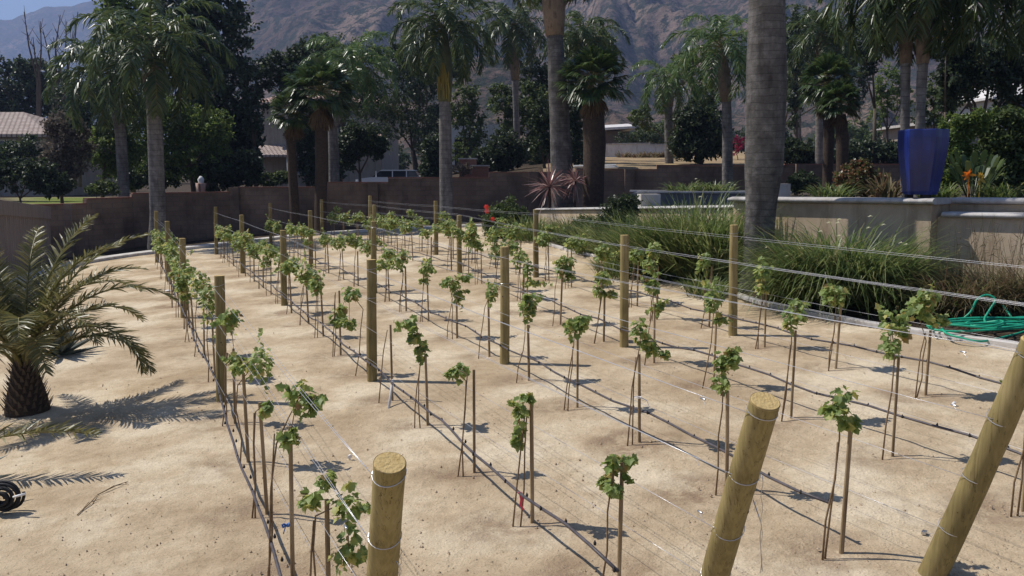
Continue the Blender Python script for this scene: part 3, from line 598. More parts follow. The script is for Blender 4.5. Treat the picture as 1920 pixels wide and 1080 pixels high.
def vine(r, i, base, stake_top, blobs, rn, label, extra=None):
    """base point, stake height, foliage blobs as (centre, rx, rz)"""
    t = thing('grapevine', label, 'grapevine', base, 'young grapevines')
    top = base + Vector((rn.uniform(-.02, .02), rn.uniform(-.02, .02), stake_top))
    head = blobs[0][0] if blobs else top
    b = MB()
    for k in range(rn.choice([1, 2, 2])):
        foot = base + Vector((-rn.uniform(.03, .13), -rn.uniform(0, .06), -.03)); foot.z = gz(foot.x, foot.y) - .03
        tt = top + Vector((-.02 - .012 * k, -.022, rn.uniform(-.15, -.02)))
        m1 = foot.lerp(tt, .35) + Vector((rn.uniform(-.025, .025), 0, 0)); m2 = foot.lerp(tt, .7) + Vector((rn.uniform(-.025, .02), 0, 0))
        pts = [foot, m1, m2, tt]
        if k == 0 and blobs: pts += [tt.lerp(head, .5) + Vector((rn.uniform(-.02, .02), 0, .02)), head]
        b.tube(pts, [.0075, .007, .0065, .006, .0045, .0035][:len(pts)], 6)
    for c, rx, rz in blobs[1:]:
        b.tube([head, head.lerp(c, .5) + Vector((0, 0, .03)), c], [.0045, .004, .003], 5)
    b.build('stem', M['cane'], t, True)
    if blobs:
        f = MB()
        for c, rx, rz in blobs: leaf_blob(f, c, rx, rz, rn, 1.0, .052 if base.y < 9 else .065)
        # a few shoots breaking out of the head
        for _ in range(rn.randint(2, 6)):
            c, rx, rz = rn.choice(blobs); d = rdir(rn, rn.choice([.6, .3, -.4]))
            for s in range(rn.randint(3, 7)): grape_leaf(f, c + Vector((d.x * rx, d.y * rx, d.z * rz)) * (1 + .18 * s), rdir(rn, -.2), rdir(rn, .6), .045 + rn.uniform(0, .025), rn)
        f.build('foliage', M['vine_leaf'], t)
    s = MB(); st = base + Vector((.035, .02, 0)); lean = Vector((rn.uniform(-.03, .03), rn.uniform(-.02, .02), 0))
    rr = rn.uniform(.013, .018); s.tube([st - Vector((0, 0, .06)), st + lean * .5 + Vector((0, 0, stake_top * .5)), st + lean + Vector((0, 0, stake_top))], [rr, rr * .97, rr * .92], 8)
    so = s.build('vine_stake', M['stake']); tag(so, label.replace(NAMES.get((r, i), 'young grapevine'), 'thin vine stake'), 'stake', 'thin wooden vine stakes')
    return t, top
LOOK = {(0, 0): 'leafy grapevine', (0, 1): 'full tall grapevine', (0, 2): 'nearly bare grapevine', (0, 3): 'bushy grapevine', (1, 0): 'narrow sparse grapevine', (1, 1): 'sparse grapevine tied with a pink ribbon', (1, 2): 'grapevine with one small leaf tuft', (1, 3): 'grapevine with an arching shoot', (1, 4): 'leafless grapevine', (2, 0): 'compact pale green grapevine', (2, 1): 'dark green bunched grapevine', (2, 2): 'grapevine with white tie and side shoot', (2, 3): 'flat topped grapevine', (3, 1): 'tall hanging grapevine', (4, 0): 'broad pale grapevine', (3, 2): 'wide headed grapevine'}
for r in range(5):
    idx_ = 0
    for v, base in zip(NEAR[r], ROWS[r]['near']):
        (bp, st, bl) = v; rn = random.Random(r * 100 + idx_ + 1)
        Y0 = base.y; sc = Y0 / F
        h = W(bp[0], st, Y0).z - base.z
        blobs = []
        for k, (px, py, rx, ry) in enumerate(bl):
            c = W(px, py, Y0 + rn.uniform(-.06, .06)); blobs.append((c, rx * sc * .84, ry * sc * .92))
        look = LOOK.get((r, idx_), 'young grapevine'); NAMES[(r, idx_)] = look
        t, top = vine(r, idx_, base, h, blobs, rn, '%s, %s from the front, %s' % (look, ORD[idx_], ROWN[r]))
        idx_ += 1
    for base in ROWS[r]['far']:
        rn = random.Random(r * 100 + idx_ + 1); h = rn.uniform(.72, .95); hz = rn.uniform(.85, 1.05)
        blobs = [(base + Vector((rn.uniform(-.1, .1), rn.uniform(-.05, .05), hz)), rn.uniform(.13, .24), rn.uniform(.14, .22))]
        for k in range(rn.choice([1, 1, 2])):
            blobs.append((base + Vector((rn.uniform(-.25, .25), rn.uniform(-.3, .3), rn.uniform(.7, 1.2))), rn.uniform(.08, .15), rn.uniform(.08, .16)))
        vine(r, idx_, base, h, blobs, rn, 'young grapevine, %s from the front, %s' % (ORD[idx_], ROWN[r])); idx_ += 1

# small things lying or tied in the vineyard
p = W(975, 925, 6.55); b = MB(); b.blade([p, p + Vector((.012, -.01, -.045)), p + Vector((.004, -.015, -.09)), p + Vector((.03, -.01, -.13))], [.018, .022, .02, .016], (1, .2, 0)); b.tube([p + Vector((-.014, 0, .005)), p + Vector((0, -.014, .0)), p + Vector((.014, 0, .005)), p + Vector((0, .014, .005)), p + Vector((-.014, 0, .005))], .006, 6)
tag(b.build('flagging_ribbon', M['ribbon']), 'bright pink plastic ribbon tied low on a vine stem', 'ribbon')
a_, c_ = G(728, 768), W(736, 712, 10.35); b = MB(); b.tube([a_ - Vector((0, 0, .03)), a_.lerp(c_, .96), c_], [.016, .016, .013], 10); tag(b.build('plastic_pipe', M['pvc'], None, True), 'short white plastic riser pipe leaning by the first post of the second row', 'pipe')
p = W(536, 985, 5.8); b = MB(); b.tube([p + Vector((.024 * math.cos(k * .8), .024 * math.sin(k * .8), .008 * math.sin(k * 2.3))) for k in range(16)], .006, 6); b.tube([p, p + Vector((-.012, -.03, -.05))], .004, 5); tag(b.build('blue_tie', M['blue_tie'], None, True), 'blue plastic tie holding the drip tube to a stake', 'tie')
p = W(1196, 745, 8.33); b = MB(); b.tube([p + Vector((.035 * math.cos(k * .7), .03 * math.sin(k * .7), 0)) for k in range(10)], .005, 5); b.blade([p + Vector((.03, -.02, 0)), p + Vector((.08, -.04, -.02)), p + Vector((.11, -.04, -.09))], [.012, .01, .008], (.3, 0, 1)); tag(b.build('white_tie', M['paper']), 'white plastic tie round the stems of a middle row vine', 'tie')
def scrap(px, py, s, label, name='paper_scrap', mat='paper'):
    p = G(px, py) + Vector((0, 0, .012)); rn = random.Random(px); b = MB()
    vs = [p + Vector((math.cos(a) * s * rn.uniform(.6, 1.1), math.sin(a) * s * .7 * rn.uniform(.6, 1.1), rn.uniform(.01, .05))) for a in [k * math.pi / 3 for k in range(6)]]
    b.add([p + Vector((0, 0, .045))] + vs + [p - Vector((0, 0, .02))], [(0, 1 + k, 1 + (k + 1) % 6) for k in range(6)] + [(7, 1 + (k + 1) % 6, 1 + k) for k in range(6)]); tag(b.build(name, M[mat]), label, 'litter')
scrap(315, 547, .12, 'white paper scrap on the sand left of the leftmost row')
scrap(656, 862, .03, 'small pale plant tag on the sand above the foreground end post', 'plant_tag')
scrap(1788, 762, .03, 'tiny white plastic bit on the sand by the right edge post', 'plastic_bit')
rn = random.Random(4)
def twig(px0, py0, px1, py1, label):
    a, c = G(px0, py0) + Vector((0, 0, .012)), G(px1, py1) + Vector((0, 0, .012)); b = MB(); m = a.lerp(c, .5) + Vector((.02, .03, .015)); b.tube([a, m, c], [.005, .005, .003], 5); b.tube([m, m.lerp(c, .6) + Vector((.07, -.03, .0))], [.004, .002], 5); b.tube([a.lerp(m, .2), m + Vector((-.02, .0, .0))], [.003, .003], 5)
    tag(b.build('dry_twig', M['cane']), label, 'twig')
twig(145, 968, 183, 930, 'forked dry twig lying on the sand near the small palm'); twig(183, 930, 240, 905, 'thin dry twig lying beyond the forked twig on the sand')
# pebbles and clods: one uncountable scatter
b = MB(); rn = random.Random(21)
for _ in range(1700):
    px, py = rn.uniform(0, 1920), 1080 - (rn.random() ** 1.4) * 480; p = G(px, py)
    if p.x > 4 and p.y > 12: continue
    v = allv[rn.randrange(len(allv))]
    if rn.random() < .45 and v.y < 12: a = rn.uniform(0, 6.28); d = abs(rn.gauss(.35, .18)); p = Vector((v.x - .1 + math.cos(a) * d, v.y + math.sin(a) * d, 0)); p.z = gz(p.x, p.y)
    s = .004 + .012 * rn.random() ** 3; vs = [p + Vector((rn.uniform(.7, 1.2) * s * x, rn.uniform(.7, 1.2) * s * y, rn.uniform(.6, 1) * s * z + .004)) for x, y, z in ((1, 0, 0), (-1, 0, 0), (0, 1, 0), (0, -1, 0), (0, 0, 1), (0, 0, -1))]
    b.add(vs, [(0, 2, 4), (2, 1, 4), (1, 3, 4), (3, 0, 4), (2, 0, 5), (1, 2, 5), (3, 1, 5), (0, 3, 5)])
tag(b.build('soil_clods', surf('clod', [(.34, .25, .16), (.54, .42, .29)], 3, bump=0)), 'small clods and pebbles scattered over the sandy ground', 'clods', kind='stuff')

# ------------------------------------------------------------------ far block wall, in stepped panels
SEG = [(20, 160, 382, 31.5, 33.5), (160, 247, 370, 33.5, 35.5), (247, 445, 360, 35.5, 38.5), (445, 600, 350, 38.5, 38.8), (600, 728, 341, 38.8, 39), (728, 917, 332, 39, 39), (917, 1080, 322, 39, 39), (1080, 1231, 317, 39, 39), (1231, 1470, 309, 39, 38.6), (1470, 1700, 307, 38.6, 38.2), (1700, 2150, 304, 38.2, 37.5)]
wt = thing('block_wall', 'long stepped brown block wall along the far side of the garden', 'wall', (0, 38, 0))
for x0, x1, yt, Y0, Y1 in SEG:
    a = W(x0, yt, Y0); c = W(x1, yt, Y1); zt = (a.z + c.z) / 2; d = Vector((c.x - a.x, c.y - a.y, 0)); L_ = d.length; rz = math.atan2(d.y, d.x); mid = (a + c) / 2; zb = min(gz(a.x, a.y), gz(c.x, c.y)) - .35
    b = MB(); b.box((mid.x, mid.y, (zt - .06 + zb) / 2), (L_ + (.10 if x0 < 400 else -.006), .2, zt - .06 - zb), rz); b.build('wall_panel', M['block'], wt)
    b = MB(); b.box((mid.x, mid.y, zt - .028), (L_ - .002, .26, .055), rz); b.build('cap', M['brick'], wt)
for px, yt, Y in [(128, 383, 33), (440, 352, 38.4), (700, 342, 38.9), (1000, 323, 38.9), (1180, 318, 38.9), (1500, 308, 38.5)]:
    a = W(px, yt, Y - .06); zb = gz(a.x, a.y) - .3; b = MB(); b.box((a.x, a.y - .02, (a.z + zb) / 2), (.42, .34, a.z - zb + .03), 0); b.build('pilaster', M['block'], wt)

# left side fence
ft = thing('board_fence', 'weathered grey board fence with a dark top rail at the left edge', 'fence', W(0, 470, 22))
fa, fc = W(-140, 392, 19), W(92, 398, 31)
fa.z = W(-140, 355, 19).z; fc.z = W(92, 388, 31).z
n = 52
for k in range(n):
    p = fa.lerp(fc, k / n); qq = fa.lerp(fc, (k + .93) / n); m = (p + qq) / 2; zb = gz(m.x, m.y) - .2; b = MB(); b.box((m.x, m.y, (p.z - .35 + zb) / 2), ((qq - p).length * .98, .025, p.z - .35 - zb), math.atan2(fc.y - fa.y, fc.x - fa.x)); b.build('board', M['plank'], ft)
b = MB(); m = (fa + fc) / 2; b.add([fa + Vector((.1, -.06, -.42)), fc + Vector((.1, -.06, -.42)), fc + Vector((.1, -.06, 0)), fa + Vector((.1, -.06, 0)), fa + Vector((-.15, .1, -.42)), fc + Vector((-.15, .1, -.42)), fc + Vector((-.15, .1, .02)), fa + Vector((-.15, .1, .02))], [(0, 1, 2, 3), (7, 6, 5, 4), (3, 2, 6, 7), (1, 0, 4, 5), (0, 3, 7, 4), (2, 1, 5, 6)]); b.build('top_rail', M['plank'], ft)

# ------------------------------------------------------------------ stucco retaining wall with rounded coping
def coping_bar(a, c, r, name, parent, roundend=0):
    b = MB(); d = (c - a).normalized(); s = Vector((-d.y, d.x, 0)).normalized(); prof = []
    for k in range(13):
        an = math.pi * k / 12 - math.pi / 2; prof.append((-math.cos(an) * r[0] , math.sin(an) * r[1]))
    prof += [(r[2], r[1]), (r[2], -r[1])]
    vs = []; n = len(prof)
    for p in (a, c):
        for x, z in prof: q_ = p + s * x; vs.append((q_.x, q_.y, p.z + z))
    fs = [(k, (k + 1) % n, n + (k + 1) % n, n + k) for k in range(n)] + [tuple(range(n - 1, -1, -1)), tuple(range(n, 2 * n))]
    b.add(vs, fs); return b.build(name, M['coping'], parent)
wdir = Vector((.66, -.75, 0)).normalized(); wnrm = Vector((-.75, -.66, 0)).normalized()
A0 = W(1378, 374, 18.5)
def wp(s, o=0, z=0): q_ = A0 + wdir * s + wnrm * o; q_.z = A0.z + .0125 * s + z; return q_
def s_at(px):   # distance along the wall for a pixel column
    d = ray(px, 500); u = d.x / d.y; return (u * A0.y - A0.x) / (wdir.x - u * wdir.y)
sp_ = s_at(1698); sc_ = s_at(1745); se_ = s_at(2250)
rt = thing('retaining_wall', 'tan stucco retaining wall with rounded grey coping on the right side', 'wall', A0 + Vector((0, 0, -1.6)))
def wslab(s0, s1, o, th, ztop, name, mat):
    b = MB(); p = [wp(s0, o), wp(s1, o), wp(s1, o - th), wp(s0, o - th)]; vs = [(q_.x, q_.y, gz(q_.x, q_.y) - .3) for q_ in p] + [(q_.x, q_.y, q_.z + ztop) for q_ in p]
    b.add(vs, [(3, 2, 1, 0), (4, 5, 6, 7), (0, 1, 5, 4), (1, 2, 6, 5), (2, 3, 7, 6), (3, 0, 4, 7)]); return b.build(name, mat, rt)
wslab(.08, sp_ - .01, 0, .3, -.06, 'wall_panel', M['stucco'])
wslab(sp_, sc_, .10, .75, -.06, 'pier', M['stucco'])
wslab(sc_ + .003, se_, -.16, .25, -.275, 'low_panel', M['stucco'])
wslab(sc_ + .003, se_, -.62, .3, -.06, 'upper_panel', M['stucco'])
coping_bar(wp(.0, .02), wp(sp_ - .02, .02), (.10, .055, .30), 'coping', rt); coping_bar(wp(sp_ - .015, .12), wp(sc_ + .06, .12), (.10, .055, .74), 'coping', rt)
coping_bar(wp(sc_ + .10, -.16, -.235), wp(se_, -.16, -.235), (.10, .05, .30), 'low_coping', rt); coping_bar(wp(sc_ + .06, -.60), wp(se_, -.60), (.08, .055, .3), 'coping', rt)
e0 = wp(0, -.13); b = MB(); b.lathe((e0.x, e0.y, e0.z), [(0, -.055), (.13, -.055), (.21, -.03), (.235, 0), (.21, .03), (.13, .054), (0, .055)], 20); b.build('coping_end', M['coping'], rt, True)
b = MB(); e1 = wp(.06, -.15); b.lathe((e1.x, e1.y, 0), [(.16, gz(e1.x, e1.y) - .3), (.16, e1.z - .05)], 20); b.build('wall_end', M['stucco'], rt, True)
# second, lower wall running back from the corner
B0 = wp(.0, -.45); B1 = W(1012, 393, 30.5); B0.z = W(1372, 388, B0.y).z
lt = thing('garden_wall', 'low tan wall with pale coping running back behind the lily clumps', 'wall', B1 + Vector((0, 0, -.9)))
n = 6
for k in range(n):
    a, c = B1.lerp(B0, k / n), B1.lerp(B0, (k + 1) / n); d = (c - a); s_ = Vector((-d.y, d.x, 0)).normalized() * .12; b = MB(); p = [a - s_, c - s_, c + s_, a + s_]
    b.add([(q_.x, q_.y, gz(q_.x, q_.y) - .2) for q_ in p] + [(q_.x, q_.y, q_.z - .05) for q_ in p], [(0, 1, 2, 3), (7, 6, 5, 4), (4, 5, 1, 0), (5, 6, 2, 1), (6, 7, 3, 2), (7, 4, 0, 3)]); b.build('wall_panel', M['stucco'], lt)
    coping_bar(a, c - d.normalized() * .008, (.2, .05, .2), 'coping', lt)
# grey planter trough
tt_ = thing('concrete_trough', 'long low grey concrete trough behind the low garden wall', 'trough', W(1330, 390, 24))
a, c = W(1198, 359, 24.5), W(1480, 358, 23.6); d = c - a; rz = math.atan2(d.y, d.x); mid = (a + c) / 2; zb = gz(mid.x, mid.y) - .2
b = MB(); b.box((mid.x, mid.y, (mid.z - .06 + zb) / 2), (d.length, .14, mid.z - .06 - zb), rz); b.build('front_panel', M['trough'], tt_)
b = MB(); b.box((mid.x, mid.y + 1.5, (mid.z - .06 + zb) / 2), (d.length, .14, mid.z - .06 - zb), rz); b.build('back_panel', M['trough'], tt_)
for q_ in (a, c): b = MB(); b.box((q_.x + (.07 if q_ is a else -.07), q_.y + .75, (mid.z - .06 + zb) / 2), (.14, 1.36, mid.z - .062 - zb), rz); b.build('end_panel', M['trough'], tt_)
for o in (0, 1.5): b = MB(); b.box((mid.x, mid.y + o, mid.z - .027), (d.length + .1, .24, .05), rz); b.build('rim', M['coping'], tt_)
b = MB(); b.box((mid.x, mid.y + .75, mid.z - .2), (d.length - .3, 1.34, .04), rz); b.build('water', M['glass'], tt_)
p = W(1205, 372, 24.0); b = MB(); b.box((p.x + .12, p.y - .3, p.z - .25), (.55, .45, .75), .1, top=.96); tag(b.build('stone_block', M['concrete']), 'pale stone block at the left end of the grey trough', 'block')
p = W(1466, 352, 22.5); b = MB(); b.box((p.x, p.y, p.z - .3), (.35, .3, .8), .1, top=.95); tag(b.build('stone_block', M['concrete']), 'pale stone block just right of the big palm trunk', 'block')
# raised bed soil behind the retaining wall
b = MB(); pp = [wp(.2, -.33, -.09), wp(sc_, -.66, -.09), wp(sc_ + .2, -.95, -.09), wp(se_, -.95, -.09), Vector((26, 20, A0.z + .5)), Vector((24, 37.3, A0.z + .25)), Vector((7.8, 37.8, A0.z - .2)), Vector((7.6, 24, A0.z - .25))]
b.add(pp + [q_ - Vector((0, 0, 2.2)) for q_ in pp], [tuple(range(8))] + [(i, i + 8, (i + 1) % 8 + 8, (i + 1) % 8) for i in range(8)]); struct(b.build('raised_bed', surf('soil', [(.04, .03, .022), (.1, .075, .05)], 3, bump=.6)))

# ------------------------------------------------------------------ blue pots
def pot(p, w, h, label, rz=0):
    t = thing('glazed_pot', label, 'pot', p, 'blue glazed pots'); b = MB(); prof = [(.0, .05), (.31, .05), (.335, .10), (.405, .42), (.455, .70), (.47, .88), (.468, .985), (.455, 1.0), (.42, 1.0), (.405, .97), (.40, .85), (.0, .84)]
    vs = []; N_ = 36
    for r_, z in prof:
        for k in range(N_):
            a = 2 * math.pi * k / N_ + rz; seg = math.pi / 3; m_ = ((a - rz) % seg) - seg / 2; rr = r_ * (math.cos(seg / 2) / math.cos(m_)) * 1.08 * (1 - .02 * math.cos(m_ * 8)); vs.append((p.x + rr * w * math.cos(a), p.y + rr * w * math.sin(a), p.z + z * h))
    b.add(vs, [(i * N_ + k, i * N_ + (k + 1) % N_, (i + 1) * N_ + (k + 1) % N_, (i + 1) * N_ + k) for i in range(len(prof) - 1) for k in range(N_)]); b.build('pot_body', M['blue_glaze'], t)
    for k in range(3):
        a = k * 2.1 + .5; b = MB(); b.box((p.x + .22 * w * math.cos(a), p.y + .22 * w * math.sin(a), p.z + .025 * h), (.12, .09, .05 * h)); b.build('foot', M['black_iron'], t)
pb = wp((sp_ + sc_) / 2 + .12, -.26, .055); pb = Vector((W(1725, 365, pb.y).x, pb.y, pb.z))
pot(pb, .81, 1.19, 'tall faceted cobalt blue pot standing on the pier of the retaining wall', R(33))
p2 = W(1446, 309, 37.5); p2.z = W(1440, 309, 37.5).z; pot(p2, 1.0, 1.25, 'distant blue pot mostly hidden behind the big palm trunk', .3)

# ------------------------------------------------------------------ palms
def rachis(az, el0, L_, droop, n=14, twist=0):
    pts = [Vector((0, 0, 0))]; el = el0
    for i in range(n):
        pts.append(pts[-1] + Vector((math.cos(az) * math.cos(el), math.sin(az) * math.cos(el), math.sin(el))) * (L_ / n)); el -= droop / n * (0.5 + 1.2 * i / n); az += twist / n
    return pts
def pinnate(b, org, az, el, L_, droop, leaflet, rn, npair=48, bare=.12, width=.022, hang=.5, plumose=.5, mi=0, rw=.022, twist=0):
    pts = [org + p for p in rachis(az, el, L_, droop, 14, twist)]
    b.tube(pts, [rw * (1 - .85 * i / 14) for i in range(15)], 5, 1, cap=False)
    for j in range(npair):
        f = bare + (1 - bare) * (j + rn.uniform(0, .5)) / npair; k = f * 14; i = min(int(k), 13); p = pts[i].lerp(pts[i + 1], k - i); t = (pts[i + 1] - pts[i]).normalized()
        s0 = t.cross(Vector((0, 0, 1))); s0 = s0.normalized() if s0.length > .05 else Vector((1, 0, 0)); up = s0.cross(t)
        prof = math.sin(math.pi * (.12 + .85 * f)) ** .6
        for sg in (-1, 1):
            ll = leaflet * prof * rn.uniform(.8, 1.1); v = rn.uniform(-plumose, plumose) + .25
            d = (s0 * sg * rn.uniform(.75, 1) + up * v + t * (.45 + .5 * f)).normalized()
            q1 = p + d * ll * .5 + Vector((0, 0, -hang * ll * .12)); q2 = p + d * ll * .92 + Vector((0, 0, -hang * ll * .55))
            wv = d.cross(up + s0 * rn.uniform(-.8, .8)); wv = wv if wv.length > .01 else t
            b.blade([p, q1, q2], [width * .8, width, width * .15], wv.cross(d) if rn.random() < .3 else wv, mi)
def queen_palm_crown(rn, L_=3.2, n=26, leaflet=.62, npair=58, width=.05, el_hi=1.35, hang=.9, mats=None):
    b = MB()
    for k in range(n):
        u = (k + .5) / n; el = el_hi - u * (el_hi + .55); az = k * 2.399 + rn.uniform(-.2, .2)
        pinnate(b, Vector((0, 0, 0)), az, el, L_ * rn.uniform(.85, 1.05), 1.9 + .5 * rn.random(), leaflet, rn, npair, .14, width, hang, .7)
    return b
def fan_leaf(b, org, az, el, pet, rad, rn, nseg=26, spread=2.5, droop=.35):
    d = Vector((math.cos(az) * math.cos(el), math.sin(az) * math.cos(el), math.sin(el))); tip = org + d * pet + Vector((0, 0, -.06 * pet)); b.tube([org, org.lerp(tip, .5) + Vector((0, 0, .03)), tip], [.016, .012, .009], 5, 1, cap=False)
    s = d.cross(Vector((0, 0, 1))); s = s.normalized() if s.length > .05 else Vector((1, 0, 0)); up = s.cross(d)
    tilt = rn.uniform(-.35, .35)
    for j in range(nseg):
        a = (j / (nseg - 1) - .5) * spread * 1.15; dd = d * math.cos(a) + s * math.sin(a) + up * (.10 * math.cos(3 * a) + tilt * math.sin(a)); dd.normalize(); r_ = rad * (.82 + .18 * math.cos(a)) * rn.uniform(.92, 1.05)
        m = tip + dd * r_ * .6; e = tip + dd * r_ * .92 + Vector((0, 0, -droop * r_ * rn.uniform(.2, 1))); w = dd.cross(up); b.blade([tip, m, e], [.02, rad * .10, .01], w + up * rn.uniform(-.3, .3))
def fan_crown(rn, n=42, pet=.55, rad=.66, nseg=26, dead=8):
    b = MB()
    for k in range(n):
        el = 1.4 - 2.0 * (k + .5) / n; fan_leaf(b, Vector((0, 0, .1)), k * 2.399 + rn.uniform(-.2, .2), el, pet * rn.uniform(.8, 1.15), rad * rn.uniform(.85, 1.1), rn, nseg)
    return b
def palm_trunk(px_y, Y, r_prof, name_t, mat, base_z=None, n=18):
    """px_y: (px, py) pairs from bottom to top at distance Y; r_prof: radius at each"""
    pts = [W(px, py, Y) for px, py in px_y]
    if base_z is not None: pts[0].z = base_z
    fine, rr = [], []
    for i in range(len(pts) - 1):
        for k in range(6): t = k / 6; fine.append(pts[i].lerp(pts[i + 1], t)); rr.append(r_prof[i] + (r_prof[i + 1] - r_prof[i]) * (t * t * (3 - 2 * t)))
    fine.append(pts[-1]); rr.append(r_prof[-1]); b = MB(); b.tube(fine, rr, n, cap=False); return b, fine[0], fine[-1]
protos = {}
def mesh_child(name, key, parent, rz=0, sc=1.0, loc=None):
    o = bpy.data.objects.new(name, protos[key]); C.objects.link(o); o.parent = parent; o.location = loc or (0, 0, 0); o.rotation_euler = (0, 0, rz); o.scale = (sc,) * 3; return o
def proto(key, b, mats):
    me = bpy.data.meshes.new(key); me.from_pydata(b.v, [], b.f)
    for m in mats: me.materials.append(m)
    me.polygons.foreach_set('material_index', b.m); me.update(); protos[key] = me
rn = random.Random(5)
proto('queen_a', queen_palm_crown(random.Random(1)), [M['palm_leaf'], M['petiole']])
proto('queen_b', queen_palm_crown(random.Random(2), 3.0, 26, .6), [M['palm_leaf'], M['petiole']])
proto('queen_c', queen_palm_crown(random.Random(3), 3.0, 22, .6, 50, .045), [M['palm_leaf_light'], M['petiole']])
proto('fan_a', fan_crown(random.Random(4)), [M['fan_leaf'], M['petiole']])
proto('fan_b', fan_crown(random.Random(6), 38), [M['fan_leaf'], M['petiole']])
def deadskirt(seed):
    b = MB(); r_ = random.Random(seed)
    for k in range(16): fan_leaf(b, Vector((0, 0, .05)), k * 2.4, -1.0 - r_.uniform(0, .45), .35, .5, r_, 10, 1.4, .5)
    return b
proto('skirt', deadskirt(3), [M['dead_leaf'], M['dead_leaf']])
def palm(label, px_y, Y, radii, crown, crown_r, cpx, rz=0, base_z=None, tmat='palm_trunk_far', shaft=None, boots=True, skirt=False, spray=None, name='palm_tree'):
    b, p0, p1 = palm_trunk(px_y, Y, radii, 'trunk', None, base_z)
    t = thing(name, label, 'palm tree', p0, None)
    b.build('trunk', M[tmat], t, True)
    cc = W(cpx[0], cpx[1], Y)
    if shaft != 0:
        s = MB(); r1 = radii[-1]; s.tube([p1 - Vector((0, 0, .02)), p1.lerp(cc, .3), p1.lerp(cc, .65), cc], [r1 * 1.12, r1 * 1.45, r1 * 1.2, r1 * .5], 12); s.build('crown_shaft', M['boot'] if boots else M['shaft'], t, True)
        if boots:
            rr_ = random.Random(int(px_y[0][0])); s = MB()
            for k in range(18):
                f = k / 18; o = p1.lerp(cc, f * .8); a = k * 2.4; rad_ = r1 * (1.1 + .5 * math.sin(f * 3)); d = Vector((math.cos(a), math.sin(a), 0)); q0 = o + d * rad_ * .8; s.blade([q0, q0 + d * .07 + Vector((0, 0, .16)), q0 + d * .16 + Vector((0, 0, .34))], [.16, .11, .03], (-d.y, d.x, 0))
            s.build('boots', M['boot'], t)
    if crown: mesh_child('crown', crown, t, rz, crown_r, cc - p0)
    if skirt: mesh_child('dead_leaves', 'skirt', t, rz, crown_r, cc - p0 + Vector((0, 0, -.1)))
    if spray:
        s = MB(); r_ = random.Random(9); a, c = W(spray[0], spray[1], Y - radii[-1] * 1.3), W(spray[2], spray[3], Y - radii[-1] * 1.3)
        for k in range(90):
            o = Vector((r_.uniform(-1, 1), r_.uniform(-.6, .6), 0)); f = r_.uniform(.2, 1); s.blade([a + o * .05, a.lerp(c, .5) + o * .22, a.lerp(c, f) + o * .26], [.02, .035, .02], (r_.uniform(-1, 1), r_.uniform(-1, 1), 0))
        s.build('seed_spray', M['seed_spray'], t)
    return t
gb = lambda px, Y: gz(W(px, 300, Y).x, min(Y, 40)) - .15
palm('tall palm with ringed grey trunk standing before the block wall at left', [(297, 470), (296, 400), (292, 280), (287, 172)], 34.3, [.42, .30, .29, .26], 'queen_b', 1.22, (285, 95), .3, gb(297, 34.3), shaft=1)
palm('shorter leaning palm with drooping dark fronds left of the tall palm', [(232, 400), (231, 330), (226, 250), (218, 195)], 40.5, [.28, .25, .24, .26], 'queen_a', 1.12, (205, 140), 1.3, CZ - 2)
palm('palm with sunlit trunk edge behind the pair of dark fan palms', [(626, 345), (626, 290), (624, 240), (640, 190)], 43, [.27, .25, .23, .22], 'queen_c', 1.05, (662, 118), .6, CZ - 1.4)
palm('palm with a yellow seed spray hanging below its dark crown', [(837, 400), (836, 330), (835, 250), (834, 190)], 37.2, [.29, .27, .26, .23], 'queen_b', 1.02, (832, 52), 2.1, gb(837, 37.2), boots=False, spray=(830, 118, 832, 192))
palm('slender palm with forked crown boots between two larger palms', [(969, 330), (969, 250), (967, 195), (966, 150)], 52, [.24, .2, .17, .2], 'queen_a', 1.0, (962, 48), .9, CZ - .8)
palm('big dark palm trunk with a brown boot at its top centre', [(1058, 437), (1054, 330), (1048, 200), (1040, 66)], 31, [.42, .39, .34, .28], 'queen_a', 1.0, (1034, -120), 2.7, gb(1058, 31), 'palm_trunk')
palm('shaggy fan palm with drooping sunlit leaves right of the dark trunk', [(1112, 388), (1113, 330), (1115, 270), (1112, 205)], 30, [.34, .36, .38, .36], 'fan_a', 1.22, (1112, 158), .4, gb(1112, 30), 'fibre', shaft=0, skirt=True, name='fan_palm')
palm('palm crown rising behind the shaggy fan palm', [(1098, 345), (1098, 200), (1097, 110)], 47, [.25, .22, .2], 'queen_b', .95, (1094, 78), 1.9, CZ - .3)
palm('short sunlit palm above the dry grass terrace', [(1255, 310), (1254, 260), (1253, 200)], 50, [.25, .23, .24], 'queen_c', .92, (1250, 148), .2, CZ + .4)
palm('palm with pale ringed trunk left of the biggest trunk', [(1364, 400), (1364, 330), (1364, 260), (1362, 190)], 36.5, [.24, .22, .21, .19], 'queen_c', .98, (1352, 88), 1.1, gb(1364, 36.5))
palm('biggest foreground palm trunk, ringed grey and sunlit on its left', [(1417, 548), (1420, 500), (1426, 400), (1433, 300), (1437, 150), (1438, 0), (1436, -420)], 16.8, [.37, .275, .285, .36, .37, .33, .3], 'queen_b', 1.0, (1436, -520), .5, gb(1417, 16.8), 'palm_trunk')
palm('thin distant palm seen past the biggest trunk', [(1498, 310), (1498, 250), (1498, 190)], 70, [.2, .18, .17], 'queen_a', .75, (1500, 145), 2.2, CZ + 1)
palm('left one of two dark fan palm trunks behind the croton bush', [(1551, 395), (1552, 320), (1554, 250), (1553, 195)], 33, [.2, .19, .2, .2], 'fan_b', 1.15, (1553, 165), 1.5, gb(1551, 33), 'fibre', shaft=0, skirt=True, name='fan_palm')
